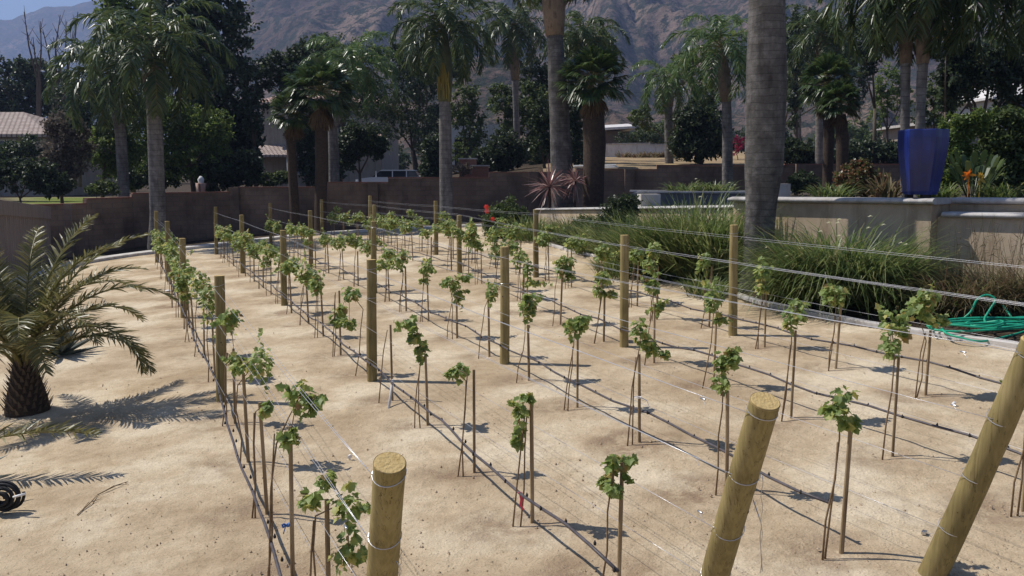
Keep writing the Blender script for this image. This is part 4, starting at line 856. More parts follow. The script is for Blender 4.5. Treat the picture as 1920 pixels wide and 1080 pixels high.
palm('right one of two dark fan palm trunks behind the croton bush', [(1576, 395), (1578, 330), (1580, 260), (1575, 215)], 32, [.2, .2, .22, .2], 'fan_a', .85, (1575, 195), 2.5, gb(1576, 32), 'fibre', shaft=0, skirt=True, name='fan_palm')
palm('tall palm crown above the two dark fan palms', [(1536, 330), (1537, 180), (1540, 110)], 46, [.22, .2, .2], 'queen_b', .95, (1542, 68), 2.9, CZ)
palm('left one of two shaggy palms rising behind the blue pot', [(1696, 400), (1697, 330), (1697, 200), (1698, 118)], 24.5, [.16, .125, .12, .13], 'queen_a', .95, (1702, -45), .1, gb(1697, 24.5), 'palm_trunk_far')
palm('right one of two shaggy palms rising behind the blue pot', [(1722, 400), (1723, 330), (1726, 200), (1730, 118)], 24, [.16, .13, .12, .14], 'queen_b', 1.0, (1738, -60), 1.8, gb(1722, 24), 'palm_trunk_far')
palm('palm at the upper right with fronds sweeping over the hillside', [(1990, 380), (1985, 150), (1985, 10)], 24, [.16, .13, .13], 'queen_a', 1.0, (1985, -60), .8, gb(1980, 24))
palm('left one of the dark fan palm pair in front of the tan house', [(553, 420), (552, 380), (548, 320), (545, 245)], 37, [.2, .2, .19, .2], 'fan_b', 1.05, (548, 218), .9, gb(552, 37), 'fibre', shaft=0, skirt=True, name='fan_palm')
palm('right one of the dark fan palm pair in front of the tan house', [(600, 420), (601, 380), (603, 300), (602, 215)], 36.5, [.26, .25, .26, .26], 'fan_a', 1.45, (602, 180), 2.0, gb(600, 36.5), 'fibre', shaft=0, skirt=True, name='fan_palm')

# ------------------------------------------------------------------ broadleaf trees and shrubs
def crown_mb(blobs, nclump, nleaf, leaf, rn, flat=.0):
    nclump = int(nclump * 1.35); leaf *= 1.12
    b = MB(); vol = [bl[1] * bl[2] for bl in blobs]; tot = sum(vol)
    for (c, rx, rz), v in zip(blobs, vol):
        for _ in range(max(3, int(nclump * v / tot))):
            d = rdir(rn, .1); k = rn.uniform(.45, 1.05); cc = c + Vector((d.x * rx, d.y * rx * .8, d.z * rz)) * k; cr = rn.uniform(.10, .30) * min(rx, rz)
            for _ in range(nleaf):
                o = rdir(rn, 0) * cr * rn.uniform(.2, 1.15); p = cc + Vector((o.x * 1.2, o.y * 1.2, o.z)); t = rdir(rn, -.1); nr = (rdir(rn, .5) + d * .5).normalized(); s = t.cross(nr); s = s.normalized() if s.length > .01 else Vector((1, 0, 0)); l = leaf * rn.uniform(.6, 1.3)
                b.add([p, p + t * l * .5 + s * l * .3, p + t * l, p + t * l * .5 - s * l * .3], [(0, 1, 2, 3)])
    return b
def tree(label, base_px, base_y, Y, blobs_px, mat, leaf=.16, nclump=160, nleaf=34, trunk_r=.15, base_z=None, seed=0, name='tree', cat='tree', group=None, stems=1):
    rn = random.Random(seed or int(base_px * 7 + base_y)); sc = Y / F; base = W(base_px, base_y, Y)
    if base_z is not None: base.z = base_z
    t = thing(name, label, cat, base, group)
    blobs = [(W(x, y, Y + dy), rx * sc, ry * sc) for x, y, rx, ry, dy in [(bl + (0,))[:5] for bl in blobs_px]]
    if trunk_r:
        b = MB(); hub = base.lerp(blobs[0][0], .45) + Vector((rn.uniform(-.1, .1), 0, 0))
        for s_ in range(stems):
            o = Vector((rn.uniform(-.3, .3), rn.uniform(-.2, .2), 0)) * (stems > 1); b.tube([base + o - Vector((0, 0, .2)), base.lerp(hub, .5) + o * .8, hub + o * .5], [trunk_r * 1.15, trunk_r * .9, trunk_r * .7], 9)
        for c, rx, rz in blobs:
            b.tube([hub, hub.lerp(c, .5) + Vector((rn.uniform(-.2, .2), 0, .1)), c], [trunk_r * .55, trunk_r * .35, trunk_r * .12], 6)
            for _ in range(4): d = rdir(rn, .3); b.tube([hub.lerp(c, .7), c + Vector((d.x * rx, d.y * rx * .8, d.z * rz)) * .8], [trunk_r * .22, trunk_r * .06], 5)
        b.build('trunk', M['bark'], t, True)
    crown_mb(blobs, nclump, nleaf, leaf, rn).build('crown', M[mat], t)
    return t
tree('huge dark evergreen tree filling the upper left behind the tall palm', 395, 350, 52, [(395, 60, 75, 90), (350, 20, 80, 70), (430, 180, 65, 80), (395, 270, 75, 90), (330, 150, 60, 80), (455, 260, 40, 70)], 'dark_leaf', .26, 420, 44, .35, CZ - 1.5)
tree('feathery bright green tree top at the upper left against the sky', 250, 330, 49, [(215, 20, 34, 42), (262, 42, 32, 38), (232, 80, 34, 26)], 'bright_leaf', .2, 130, 34, .14, CZ - 1.5)
tree('bright green bushy tree behind the tall palm, right side', 365, 345, 46, [(340, 230, 60, 48), (400, 250, 45, 45), (300, 260, 60, 70), (370, 300, 70, 40), (260, 215, 35, 40)], 'bright_leaf', .15, 330, 36, .14, CZ - 1.7)
tree('bright yellow green rounded shrub left of the tall palm', 190, 345, 44, [(195, 275, 40, 38), (225, 240, 30, 34), (205, 310, 34, 24), (240, 290, 30, 34)], 'bright_leaf', .14, 200, 34, .1, CZ - 1.6, name='shrub', cat='shrub')
tree('pinkish grey dry shrub beside the left house', 115, 345, 42, [(110, 240, 26, 28), (108, 300, 30, 34), (140, 270, 34, 50), (130, 330, 26, 20)], 'grey_leaf', .14, 190, 34, .08, CZ - 1.7, name='shrub', cat='shrub')
tree('dark tree above the roof of the left house', 40, 300, 82, [(20, 160, 55, 50), (70, 150, 45, 42), (-30, 190, 50, 60), (60, 200, 55, 40), (120, 200, 40, 50)], 'dark_leaf', .34, 240, 36, .3, CZ - 1)
tree('dark shrub below the eaves of the left house', 40, 350, 38.5, [(20, 325, 45, 30), (70, 330, 40, 30), (100, 345, 40, 24)], 'dark_leaf', .14, 170, 30, .06, CZ - 1.9, name='shrub', cat='shrub')
tree('low green bush on top of the wall left of the tall palm', 195, 358, 36.5, [(198, 352, 26, 14), (175, 356, 16, 10)], 'mid_leaf', .09, 60, 30, .03, CZ - 1.9, name='shrub', cat='shrub')
tree('small green tree behind the fan palm pair', 500, 345, 47, [(505, 338, 34, 12), (530, 330, 24, 12)], 'mid_leaf', .12, 70, 30, .04, CZ - 1.6, name='shrub', cat='shrub')
tree('dark tree between the evergreen and the fan palms', 480, 345, 50, [(478, 150, 26, 40), (470, 220, 20, 40)], 'dark_leaf', .18, 60, 34, .12, CZ - 1.4)
tree('dark green leafy tree behind the palms left of centre', 585, 345, 50, [(520, 130, 36, 34), (575, 110, 40, 36), (560, 160, 40, 30)], 'dark_leaf', .18, 130, 34, .14, CZ - 1.4)
tree('round dark shrub between the fan palms and the parked car', 675, 345, 46.5, [(676, 260, 36, 34), (696, 276, 32, 22), (650, 284, 22, 32)], 'dark_leaf', .14, 240, 36, .1, CZ - 1.4, name='shrub', cat='shrub')
tree('open green pepper tree behind the car', 785, 340, 67, [(760, 190, 50, 60), (800, 235, 50, 55), (735, 235, 40, 40), (790, 150, 40, 40), (745, 120, 36, 34)], 'mid_leaf', .17, 250, 34, .16, CZ - 1, stems=2)
tree('open green tree right of the seed spray palm', 880, 320, 58, [(868, 190, 30, 50), (885, 240, 32, 50), (870, 290, 24, 24)], 'mid_leaf', .17, 110, 34, .14, CZ - .6)
tree('dark bushy tree behind the slender palm', 945, 320, 47, [(945, 275, 32, 32), (960, 300, 34, 26), (925, 295, 22, 22)], 'dark_leaf', .14, 150, 34, .1, CZ - .5, name='shrub', cat='shrub')
tree('olive green tree behind the slender palm, upper part', 985, 320, 55, [(940, 190, 26, 36), (1000, 210, 34, 60), (960, 230, 24, 34), (1010, 280, 26, 40)], 'mid_leaf', .17, 170, 34, .14, CZ - .4)
tree('dark tree between the big trunk and the fan palm', 1030, 340, 44, [(1015, 250, 22, 60), (1085, 260, 22, 60), (1075, 200, 24, 40)], 'dark_leaf', .16, 140, 32, .12, CZ - .7)
tree('grey green bush above the wall by the red brick planter', 865, 335, 40.6, [(868, 317, 22, 12)], 'grey_leaf', .08, 40, 26, .03, CZ - .3, name='shrub', cat='shrub')
tree('round dark tree standing on the dry grass terrace', 1315, 306, 48, [(1310, 225, 42, 34), (1330, 265, 44, 34), (1285, 265, 32, 30), (1310, 285, 44, 16)], 'dark_leaf', .16, 320, 36, .12, CZ + .5)
tree('bright leafy tree above the round dark tree', 1300, 306, 62, [(1200, 225, 24, 26), (1285, 120, 30, 30), (1320, 180, 30, 34)], 'mid_leaf', .18, 110, 30, .12, CZ + .8)
tree('magenta flowering shrub behind the pale ringed palm', 1385, 300, 60, [(1382, 272, 14, 18)], 'magenta_flower', .1, 26, 24, .03, CZ + 1, name='shrub', cat='shrub')
tree('leafy tree right of the biggest trunk at the top', 1495, 300, 58, [(1490, 80, 24, 60), (1500, 150, 26, 50), (1490, 210, 20, 30)], 'dark_leaf', .18, 110, 32, .14, CZ + .5)
tree('dark bush at the foot of the wall right of the biggest trunk', 1500, 365, 30, [(1505, 345, 30, 22)], 'dark_leaf', .09, 60, 30, .03, gb(1500, 30) + .4, name='shrub', cat='shrub')
tree('croton bush with reddish leaves left of the blue pot', 1605, 380, 20.5, [(1605, 335, 38, 30), (1585, 352, 26, 20), (1630, 345, 34, 26), (1610, 315, 22, 18)], 'croton_leaf', .07, 230, 28, .03, A0.z - .1, name='shrub', cat='shrub')
tree('yellow green willowy tree between the far hills and the pot', 1665, 300, 60, [(1665, 160, 26, 40), (1650, 200, 22, 36), (1690, 190, 20, 40)], 'bright_leaf', .16, 90, 30, .1, CZ + .6)
tree('leafy green shrub right of the blue pot', 1790, 380, 20, [(1790, 250, 28, 34), (1800, 300, 36, 34), (1775, 335, 20, 26), (1830, 230, 26, 24)], 'bright_leaf', .075, 260, 28, .04, A0.z - .1, name='shrub', cat='shrub')
tree('large dark green shrub mass at the right edge', 1890, 380, 20.5, [(1880, 250, 50, 50), (1900, 320, 50, 40), (1850, 340, 40, 26), (1940, 270, 40, 80)], 'mid_leaf', .09, 420, 30, .06, A0.z - .1, name='shrub', cat='shrub')
tree('tree with hanging foliage at the upper right', 1860, 380, 34, [(1800, 150, 50, 40), (1850, 110, 60, 40), (1910, 160, 50, 60), (1780, 90, 40, 30)], 'dark_leaf', .15, 250, 34, .14, CZ)
tree('green tree top between the hill and the twin palms', 1640, 300, 50, [(1640, 60, 36, 40), (1625, 110, 24, 28)], 'dark_leaf', .17, 100, 32, .12, CZ + .3)
tree('orange tinged foliage beside the twin palms', 1775, 300, 30, [(1775, 62, 26, 18)], 'seed_spray', .09, 26, 26, .05, CZ, name='shrub', cat='shrub')
for i, (x0, x1, y, Y, l) in enumerate([(1500, 1560, 285, 60, 'dark clipped hedge beyond the wall, left length'), (1600, 1700, 275, 62, 'dark clipped hedge beyond the wall, right length'), (1165, 1240, 262, 80, 'dark hedge above the white wall')]):
    k = int((x1 - x0) / 14); tree(l, (x0 + x1) / 2, y + 16, Y, [(x0 + 14 * j, y, 14, 13) for j in range(k + 1)], 'dark_leaf', .14, 90, 30, .05, None, name='hedge', cat='hedge')

for i, (px, y, Y, bl, m, lb) in enumerate([
    (30, 345, 50, [(-10, 300, 50, 40), (50, 290, 40, 36)], 'dark_leaf', 'dark bush in front of the left house'),
    (150, 345, 58, [(150, 250, 50, 70), (130, 180, 34, 40), (180, 200, 34, 44)], 'dark_leaf', 'dark tree mass behind the dry grey shrub'),
    (300, 350, 47, [(300, 325, 50, 26), (250, 330, 30, 22)], 'dark_leaf', 'dark undergrowth right behind the tall left palm'),
    (420, 350, 46, [(420, 320, 44, 30), (465, 315, 26, 34)], 'dark_leaf', 'dark undergrowth below the huge evergreen'),
    (600, 350, 49, [(590, 300, 34, 44), (620, 320, 30, 30), (570, 250, 30, 40)], 'dark_leaf', 'dark bush behind the two fan palm trunks'),
    (800, 345, 50, [(812, 318, 26, 22), (815, 290, 24, 36)], 'dark_leaf', 'dark bush right of the parked car'),
    (800, 330, 64, [(800, 130, 46, 50), (760, 100, 30, 40), (860, 120, 30, 40), (830, 250, 40, 60)], 'dark_leaf', 'tall dark tree behind the seed spray palm'),
    (900, 330, 52, [(905, 300, 20, 22), (930, 318, 24, 14)], 'dark_leaf', 'dark bush behind the red brick planter'),
    (1010, 330, 60, [(1000, 150, 30, 50), (1020, 190, 30, 60), (985, 290, 34, 34), (1040, 300, 30, 34)], 'dark_leaf', 'dark tree left of the big dark palm trunk'),
    (1085, 330, 58, [(1085, 110, 46, 46), (1130, 90, 30, 40), (1060, 240, 26, 40)], 'mid_leaf', 'green tree behind the shaggy fan palm crown'),
    (640, 340, 66, [(640, 110, 44, 44), (700, 130, 40, 46), (600, 90, 30, 34), (670, 190, 50, 50)], 'mid_leaf', 'pale green tree behind the left of centre palms'),
    (1470, 330, 66, [(1475, 120, 34, 50), (1520, 60, 40, 40), (1580, 90, 40, 46), (1600, 160, 30, 40)], 'dark_leaf', 'dark tree mass behind the dark fan palm pair'),
    (1640, 330, 50, [(1620, 285, 50, 22), (1680, 290, 40, 24), (1560, 300, 40, 16)], 'dark_leaf', 'long dark bush over the wall left of the blue pot'),
    (1450, 330, 47, [(1480, 285, 40, 22), (1520, 300, 30, 16)], 'dark_leaf', 'dark bush over the wall right of the biggest trunk'),
    (1760, 330, 44, [(1750, 200, 36, 50), (1790, 180, 36, 40), (1830, 130, 50, 46), (1890, 90, 50, 50)], 'mid_leaf', 'green tree rising behind the blue pot at right'),
    (1230, 300, 90, [(1230, 255, 40, 22), (1190, 262, 30, 16), (1270, 240, 30, 26)], 'mid_leaf', 'far green tree above the white wall')]):
    tree(lb, px, y, Y, bl, m, .16 if Y < 60 else .2, 190, 32, .1, None, seed=500 + i)
# distant belt of trees at the mountain foot
for i, (x, y, rx, ry, m) in enumerate([(480, 300, 40, 60, 'dark_leaf'), (700, 300, 60, 40, 'dark_leaf'), (1060, 300, 60, 30, 'mid_leaf'), (1440, 260, 60, 30, 'dark_leaf'), (1590, 255, 60, 26, 'mid_leaf'), (1760, 250, 60, 34, 'dark_leaf'), (1900, 240, 60, 40, 'dark_leaf'), (240, 300, 90, 50, 'dark_leaf'), (-60, 280, 80, 60, 'mid_leaf')]):
    where = ['left of the tan house', 'behind the tan house', 'behind the white wall', 'behind the biggest palm trunk', 'behind the far hedges', 'behind the blue pot', 'at the far right', 'behind the tall left palm', 'at the far left'][i]
    tree('distant dark tree ' + where, x, y + ry, 105, [(x, y, rx, ry), (x + rx * .6, y + ry * .3, rx * .6, ry * .7), (x - rx * .6, y + ry * .3, rx * .6, ry * .7)], m, .35, 120, 30, .25, None, seed=300 + i, group='distant trees')
# bare dead tree
t = thing('dead_tree', 'bare leafless tree with thin dark branches against the far ridge', 'tree', W(75, 250, 75)); b = MB(); rn = random.Random(3)
for x, x1, y1 in [(70, 45, 22), (72, 76, 40), (105, 113, 28), (108, 125, 40), (100, 80, 55), (120, 146, 22), (125, 140, 60), (75, 62, 70), (118, 100, 70)]:
    a, c = W(x, 150, 75), W(x1, y1, 75); m = a.lerp(c, .5) + Vector((rn.uniform(-.3, .3), 0, 0)); b.tube([W(x, 240, 75), a, m, c], [.12, .09, .06, .025], 5)
    for _ in range(6): f = rn.uniform(.2, .9); q_ = a.lerp(c, f); b.tube([q_, q_ + Vector((rn.uniform(-.7, .7), 0, rn.uniform(.4, 1.2)))], [.03, .012], 4)
b.build('trunk', M['bark'], t)

# ------------------------------------------------------------------ strap leaved clumps
def strap_clump(label, base, n, L_, spread, mat, rn, width=.018, name='lily_clump', cat='plant', flowers=0, fmat='white_flower', arch=1.1, group=None, up=1.35, stalks=0):
    t = thing(name, label, cat, base, group); b = MB()
    for _ in range(n):
        a = rn.uniform(0, 6.283); rr = math.sqrt(rn.random()) * spread; o = base + Vector((math.cos(a) * rr, math.sin(a) * rr * .8, 0)); az = a + rn.uniform(-.9, .9); el = up - .75 * (rr / max(spread, .01)) * rn.random() - rn.uniform(0, .3); l = L_ * rn.uniform(.6, 1.1); p = o.copy(); pts = [p.copy()]; dr = arch * rn.uniform(.6, 1.6) / 4
        for k in range(4): p = p + Vector((math.cos(az) * math.cos(el), math.sin(az) * math.cos(el), math.sin(el))) * l / 4; pts.append(p.copy()); el -= dr * (.6 + .5 * k)
        w = width * 1.5 * rn.uniform(.6, 1.3); b.blade(pts, [w * .8, w, w, w * .7, w * .1], (-math.sin(az) + rn.uniform(-.5, .5), math.cos(az) + rn.uniform(-.5, .5), rn.uniform(-.2, .2)))
    b.build('leaves', M[mat], t)
    if stalks:
        s = MB(); 
        for _ in range(stalks):
            a = rn.uniform(0, 6.283); o = base + Vector((math.cos(a), math.sin(a), 0)) * spread * rn.random(); tp = o + Vector((math.cos(a) * .25, math.sin(a) * .2, L_ * rn.uniform(1.0, 1.35))); s.tube([o, o.lerp(tp, .6) + Vector((0, 0, .05)), tp], [.004, .003, .002], 4)
            for k in range(5): q_ = o.lerp(tp, .6 + .08 * k); s.blade([q_, q_ + rdir(rn, .3) * .12], [.012, .003], rdir(rn, 0))
        s.build('flower_stalks', M['dry_blade'], t)
    if flowers:
        for _ in range(flowers):
            f = MB(); a = rn.uniform(0, 6.283); rr = rn.uniform(.3, 1.0); c = base + Vector((math.cos(a) * (spread + L_ * .35) * rr, math.sin(a) * (spread + L_ * .3) * rr * .8 - .1, L_ * (1.0 - .55 * rr) * rn.uniform(.8, 1.05)))
            for k in range(6): d = Vector((math.cos(k * 1.047), math.sin(k * 1.047) * .7, .35 * math.sin(k * 2))); f.blade([c, c + d * .028, c + d * .048], [.01, .026, .006], d.cross(Vector((0, .3, 1))))
            f.build('flower', M[fmat], t)
    return t
rn = random.Random(17)
def gp(px, py): return G(px, py)
BIGC = [(1525, 572, 14.9, 1200, 1.75, .42), (1580, 578, 14.8, 1600, 1.9, .5), (1640, 590, 14.4, 1100, 1.7, .42), (1700, 600, 13.7, 300, .8, .3)]
bl_ = ['left part of the big round lily clump under the tan wall', 'tall middle of the big round lily clump under the tan wall', 'right part of the big round lily clump under the tan wall', 'outer right tuft beside the big round lily clump']
for (px, py, Y, n, L_, spr), l in zip(BIGC, bl_):
    p = W(px, py, Y); p.z = gz(p.x, p.y); strap_clump(l, p, n, L_, spr, 'lily_leaf', rn, .016, flowers=9, arch=1.25, group='strap leaved lily clumps')
for px, Y, n, L_, spr, l, m, fl in [(1232, 19.3, 1000, 1.75, .45, 'leftmost olive lily clump left of the biggest palm trunk', 'lily_leaf', 5), (1300, 18.6, 1400, 2.05, .5, 'tall olive lily clump left of the biggest palm trunk', 'lily_leaf', 6), (1352, 18.0, 900, 1.9, .35, 'reddish tipped clump touching the corner of the tan wall', 'lily_leaf', 3), (1175, 21.5, 700, 1.6, .5, 'dark lily clump in front of the grey trough', 'lily_leaf', 4), (1118, 24.2, 500, 1.25, .5, 'low dark clump behind the fourth row', 'lily_leaf', 5), (1072, 27, 450, 1.05, .5, 'low tuft at the foot of the dark palm trunk', 'lily_leaf', 3), (1462, 15.3, 160, .5, .25, 'short tuft right of the biggest palm trunk', 'lily_leaf', 4), (1325, 16.4, 200, .5, .35, 'short tuft left in front of the biggest palm trunk', 'lily_leaf', 2), (1000, 29, 600, 1.0, .8, 'low tuft beside the red hibiscus', 'lily_leaf', 2), (1160, 19.6, 300, .6, .5, 'low tuft spilling over the curb behind the fourth row', 'lily_leaf', 2)]:
    p = W(px, 500, Y); p.z = gz(p.x, p.y); strap_clump(l, p, n, L_, spr, m, rn, .017, flowers=fl, arch=.75, up=1.45, group='strap leaved lily clumps')
for px, Y, n, L_, spr, l in [(1800, 13.3, 600, 1.1, .45, 'wispy reddish grass left of the hose'), (1870, 13.4, 700, 1.15, .5, 'wispy reddish grass directly behind the hose'), (1950, 13.2, 600, 1.1, .5, 'wispy reddish grass at the right edge')]:
    p = W(px, 500, Y); p.z = gz(p.x, p.y); strap_clump(l, p, n, L_, spr, 'dry_blade' , rn, .010, name='ornamental_grass', cat='grass', stalks=16, group='wispy grasses by the hose'); 
    strap_clump(l.replace('wispy reddish grass', 'green undergrowth of the wispy grass'), p + Vector((0, .1, 0)), 420, L_ * .7, spr, 'lily_leaf', rn, .012, name='ornamental_grass', cat='grass', group='wispy grasses by the hose')
for px, Y, l in [(1290, 25.5, 'tufted green plants behind the trough, left tuft'), (1340, 25.6, 'tufted green plants behind the trough, right tuft')]:
    p = W(px, 358, Y); p.z -= .1; strap_clump(l, p, 260, .55, .5, 'lily_leaf', rn, .018, flowers=2, fmat='white_flower', group='tufts behind the trough')
p = W(1655, 372, 19.6); strap_clump('pale dry strap leaves between the croton and the blue pot', p, 90, .75, .3, 'dry_blade', rn, .03, up=1.4)

for px, py, Y, bl, m, lb in [(1158, 470, 22.6, [(1160, 405, 34, 36), (1140, 430, 30, 30), (1178, 385, 22, 22)], 'dark_leaf', 'dark leafy shrub before the left end of the grey trough'), (1095, 480, 25.5, [(1095, 432, 30, 28), (1070, 445, 26, 20), (1120, 450, 24, 18)], 'mid_leaf', 'low green shrub at the foot of the dark palm trunk'), (1240, 500, 18.6, [(1215, 500, 26, 22), (1250, 520, 28, 16)], 'mid_leaf', 'low fine leaved shrub spilling over the curb')]:
    tree(lb, px, py, Y, bl, m, .06, 240, 30, .02, None, seed=int(px), name='shrub', cat='shrub')
# cordyline
p = W(1028, 375, 29.5); p.z = gz(p.x, p.y); t = thing('cordyline', 'spiky reddish cordyline with sunlit sword leaves before the block wall', 'plant', p); hd = W(1030, 350, 29.5)
b = MB(); b.tube([p, p.lerp(hd, .5) + Vector((.03, 0, 0)), hd], [.06, .05, .045], 8); b.build('stem', M['fibre'], t, True); b = MB(); rn = random.Random(8)
for k in range(95):
    d = rdir(rn, .15); L_ = rn.uniform(.7, 1.05); s = d.cross(Vector((0, 0, 1))).normalized(); b.blade([hd + d * .04, hd + d * L_ * .55, hd + d * L_ - Vector((0, 0, .10))], [.03, .05, .008], s + Vector((0, 0, rn.uniform(-.6, .6))))
b.build('leaves', M['cordyline_leaf'], t)
p = W(1078, 340, 29.8); hd = p; t = thing('cordyline', 'second reddish cordyline head right of the dark palm trunk', 'plant', Vector((p.x, p.y, gz(p.x, p.y)))); b = MB(); b.tube([Vector((p.x, p.y, gz(p.x, p.y) - .1)), hd], [.05, .04], 8); b.build('stem', M['fibre'], t, True); b = MB()
for k in range(60): d = rdir(rn, .25); L_ = rn.uniform(.5, .8); s = d.cross(Vector((0, 0, 1))).normalized(); b.blade([hd + d * .04, hd + d * L_ * .55, hd + d * L_ - Vector((0, 0, .12))], [.03, .045, .008], s + Vector((0, 0, rn.uniform(-.6, .6))))
b.build('leaves', M['cordyline_leaf'], t)
# hibiscus with red flowers
t = tree('green hibiscus bush with red flowers at the far end of the curb', 945, 460, 30.5, [(950, 405, 38, 30), (925, 420, 24, 28), (975, 425, 28, 26), (945, 440, 34, 22)], 'mid_leaf', .09, 260, 30, .04, None, name='hibiscus', cat='shrub')
for px, py in [(912, 388), (924, 411), (923, 452), (913, 396)]:
    c = W(px, py, 30.1); f = MB(); rr_ = random.Random(px)
    for k in range(6): d = Vector((math.cos(k * 1.047), rr_.uniform(-.4, .2), math.sin(k * 1.047))); f.blade([c, c + d * .055, c + d * .09], [.02, .075, .03], d.cross(Vector((0, 1, 0))))
    f.build('flower', M['red_flower'], t)
# bird of paradise on the raised bed
p = W(1825, 372, 18.5); t = thing('bird_of_paradise', 'bird of paradise plant with orange and yellow blooms right of the blue pot', 'plant', p); b = MB(); rn = random.Random(12)
for k in range(26):
    a = k * 2.4; o = p + Vector((math.cos(a), math.sin(a), 0)) * .12; L_ = rn.uniform(.4, .75); tp = o + Vector((math.cos(a) * .3, math.sin(a) * .25, L_)); b.tube([o, tp], [.01, .007], 5); d = (tp - o).normalized(); s = Vector((-math.sin(a), math.cos(a), 0)); b.blade([tp, tp + d * .12, tp + d * .26, tp + d * .36 - Vector((0, 0, .05))], [.03, .12, .11, .01], s)
b.build('leaves', M['palm_leaf'], t)
for px, py, m in [(1817, 328, 'orange_flower'), (1838, 335, 'yellow_flower')]:
    c = W(px, py, 18.2); f = MB(); f.tube([Vector((c.x, c.y, p.z)), c], [.008, .008], 5)
    for k in range(7): d = Vector((rn.uniform(-.8, .8), rn.uniform(-.4, .3), rn.uniform(-.7, .9))).normalized(); f.blade([c, c + d * .07, c + d * .14], [.03, .06, .01], d.cross(Vector((0, 1, .2))))
    f.build('bloom', M[m], t)
# shrubby low green cover in the raised bed and a flat stone
for px, Y, l in [(1560, 19.2, 'low green tuft in the raised bed left of the croton'), (1760, 19, 'dark leafy tuft behind the pot'), (1880, 18.4, 'strappy tuft on the raised bed at right')]:
    p = W(px, 372, Y); strap_clump(l, p, 200, .5, .4, 'lily_leaf', rn, .02, group='tufts in the raised bed')

# ------------------------------------------------------------------ green hose
rn = random.Random(31); c0 = G(1850, 628); hp = []
def hz(p): return gz(p.x, p.y) + .03
for k in range(150):
    a = k * .21; f = k / 150; rx = .62 + .28 * math.sin(a * .31 + 1); ry = .22 + .12 * math.sin(a * .47)
    p = c0 + Vector((math.cos(a) * rx + .25 * math.sin(a * .13), math.sin(a) * ry, 0)); p.z = hz(p) + .012 * (k / 21) + .02 * abs(math.sin(a * 1.7)) + .08; hp.append(p)
loop = [W(1800, 608, 12.3), W(1820, 585, 12.3), W(1832, 562, 12.3), W(1850, 553, 12.3), W(1866, 562, 12.25), W(1855, 582, 12.2), W(1846, 600, 12.1), W(1860, 612, 11.9), W(1890, 608, 11.8), W(1935, 612, 11.7)]
t = thing('garden_hose', 'bright green garden hose in a loose heap beside the curb', 'hose', c0)
def smooth(pts, m=6):
    out = []
    for i in range(len(pts) - 1):
        a, b_, c_, d_ = pts[max(i - 1, 0)], pts[i], pts[i + 1], pts[min(i + 2, len(pts) - 1)]
        for k in range(m): u = k / m; out.append(.5 * ((2 * b_) + (-a + c_) * u + (2 * a - 5 * b_ + 4 * c_ - d_) * u * u + (-a + 3 * b_ - 3 * c_ + d_) * u ** 3))
    return out + [pts[-1]]
b = MB(); b.tube(hp + smooth([hp[-1]] + loop), .0155, 8); b.build('hose_coil', M['hose'], t, True)
l2 = smooth([W(1880, 572, 12.6), W(1893, 590, 12.5), W(1905, 605, 12.3), W(1925, 618, 12.1), W(1890, 630, 11.8), W(1840, 640, 11.4), W(1800, 633, 11.5), W(1775, 625, 11.7), W(1765, 615, 12.0)]); b = MB(); b.tube(l2, .0155, 8); b.build('hose_end', M['hose'], t, True)

# ------------------------------------------------------------------ small date palm and agaves at left
base = G(52, 772); t = thing('date_palm', 'small feathery date palm with a stubby dark trunk on the sand at left', 'palm tree', base)
b = MB(); b.lathe((base.x, base.y, base.z), [(.25, -.08), (.26, .03), (.235, .18), (.19, .36), (.15, .52), (.12, .66), (0, .7)], 22); b.build('trunk', M['fibre'], t, True)
b = MB(); rn = random.Random(41)
for k in range(150):
    a = k * 2.399; z = .02 + .6 * (k / 150); r_ = .27 - .15 * (k / 150); o = base + Vector((math.cos(a) * r_, math.sin(a) * r_, z)); d = Vector((math.cos(a), math.sin(a), 1.6)).normalized(); b.blade([o, o + d * .05, o + d * .11], [.05, .035, .012], (-math.sin(a), math.cos(a), 0))
b.build('leaf_bases', M['bark'], t)
org = base + Vector((0, 0, .55)); FR = [(-.15, .95, 2.1, 2.5, 0), (.25, 1.15, 2.3, 1.9, .2), (-.5, 1.2, 1.9, 2.3, 0), (.7, 1.25, 2.1, 1.5, 0), (1.4, 1.3, 2.0, 1.4, 0), (2.2, 1.2, 2.1, 1.6, .2), (3.0, 1.1, 2.2, 1.8, 0), (3.7, 1.05, 2.0, 2.1, 0), (4.4, 1.2, 1.9, 2.0, 0), (5.2, 1.25, 1.7, 2.1, 0), (.0, 1.4, 2.2, 1.3, 0), (2.8, 1.42, 2.2, 1.2, 0), (1.8, 1.45, 2.1, 1.0, 0), (4.9, .9, 1.5, 2.0, 0), (-.9, .95, 1.6, 2.1, 0), (.1, .75, 1.9, 2.0, -.3), (1.0, .95, 2.0, 1.9, 0), (.5, 1.3, 2.4, 1.2, 0), (2.5, 1.35, 2.3, 1.1, 0), (3.4, 1.3, 2.3, 1.3, 0), (1.1, 1.4, 2.3, .9, 0), (-.3, 1.25, 2.3, 1.8, .2), (4.1, 1.4, 2.2, 1.2, 0)]
for az, el, L_, dr, tw in FR:
    f = MB(); pinnate(f, org + Vector((math.cos(az) * .06, math.sin(az) * .06, 0)), az, el, L_ * .98, dr, .34, rn, 70, .2, .020, .25, .35, rw=.024, twist=tw); f.build('frond', [M['date_leaf'], M['petiole']], t)
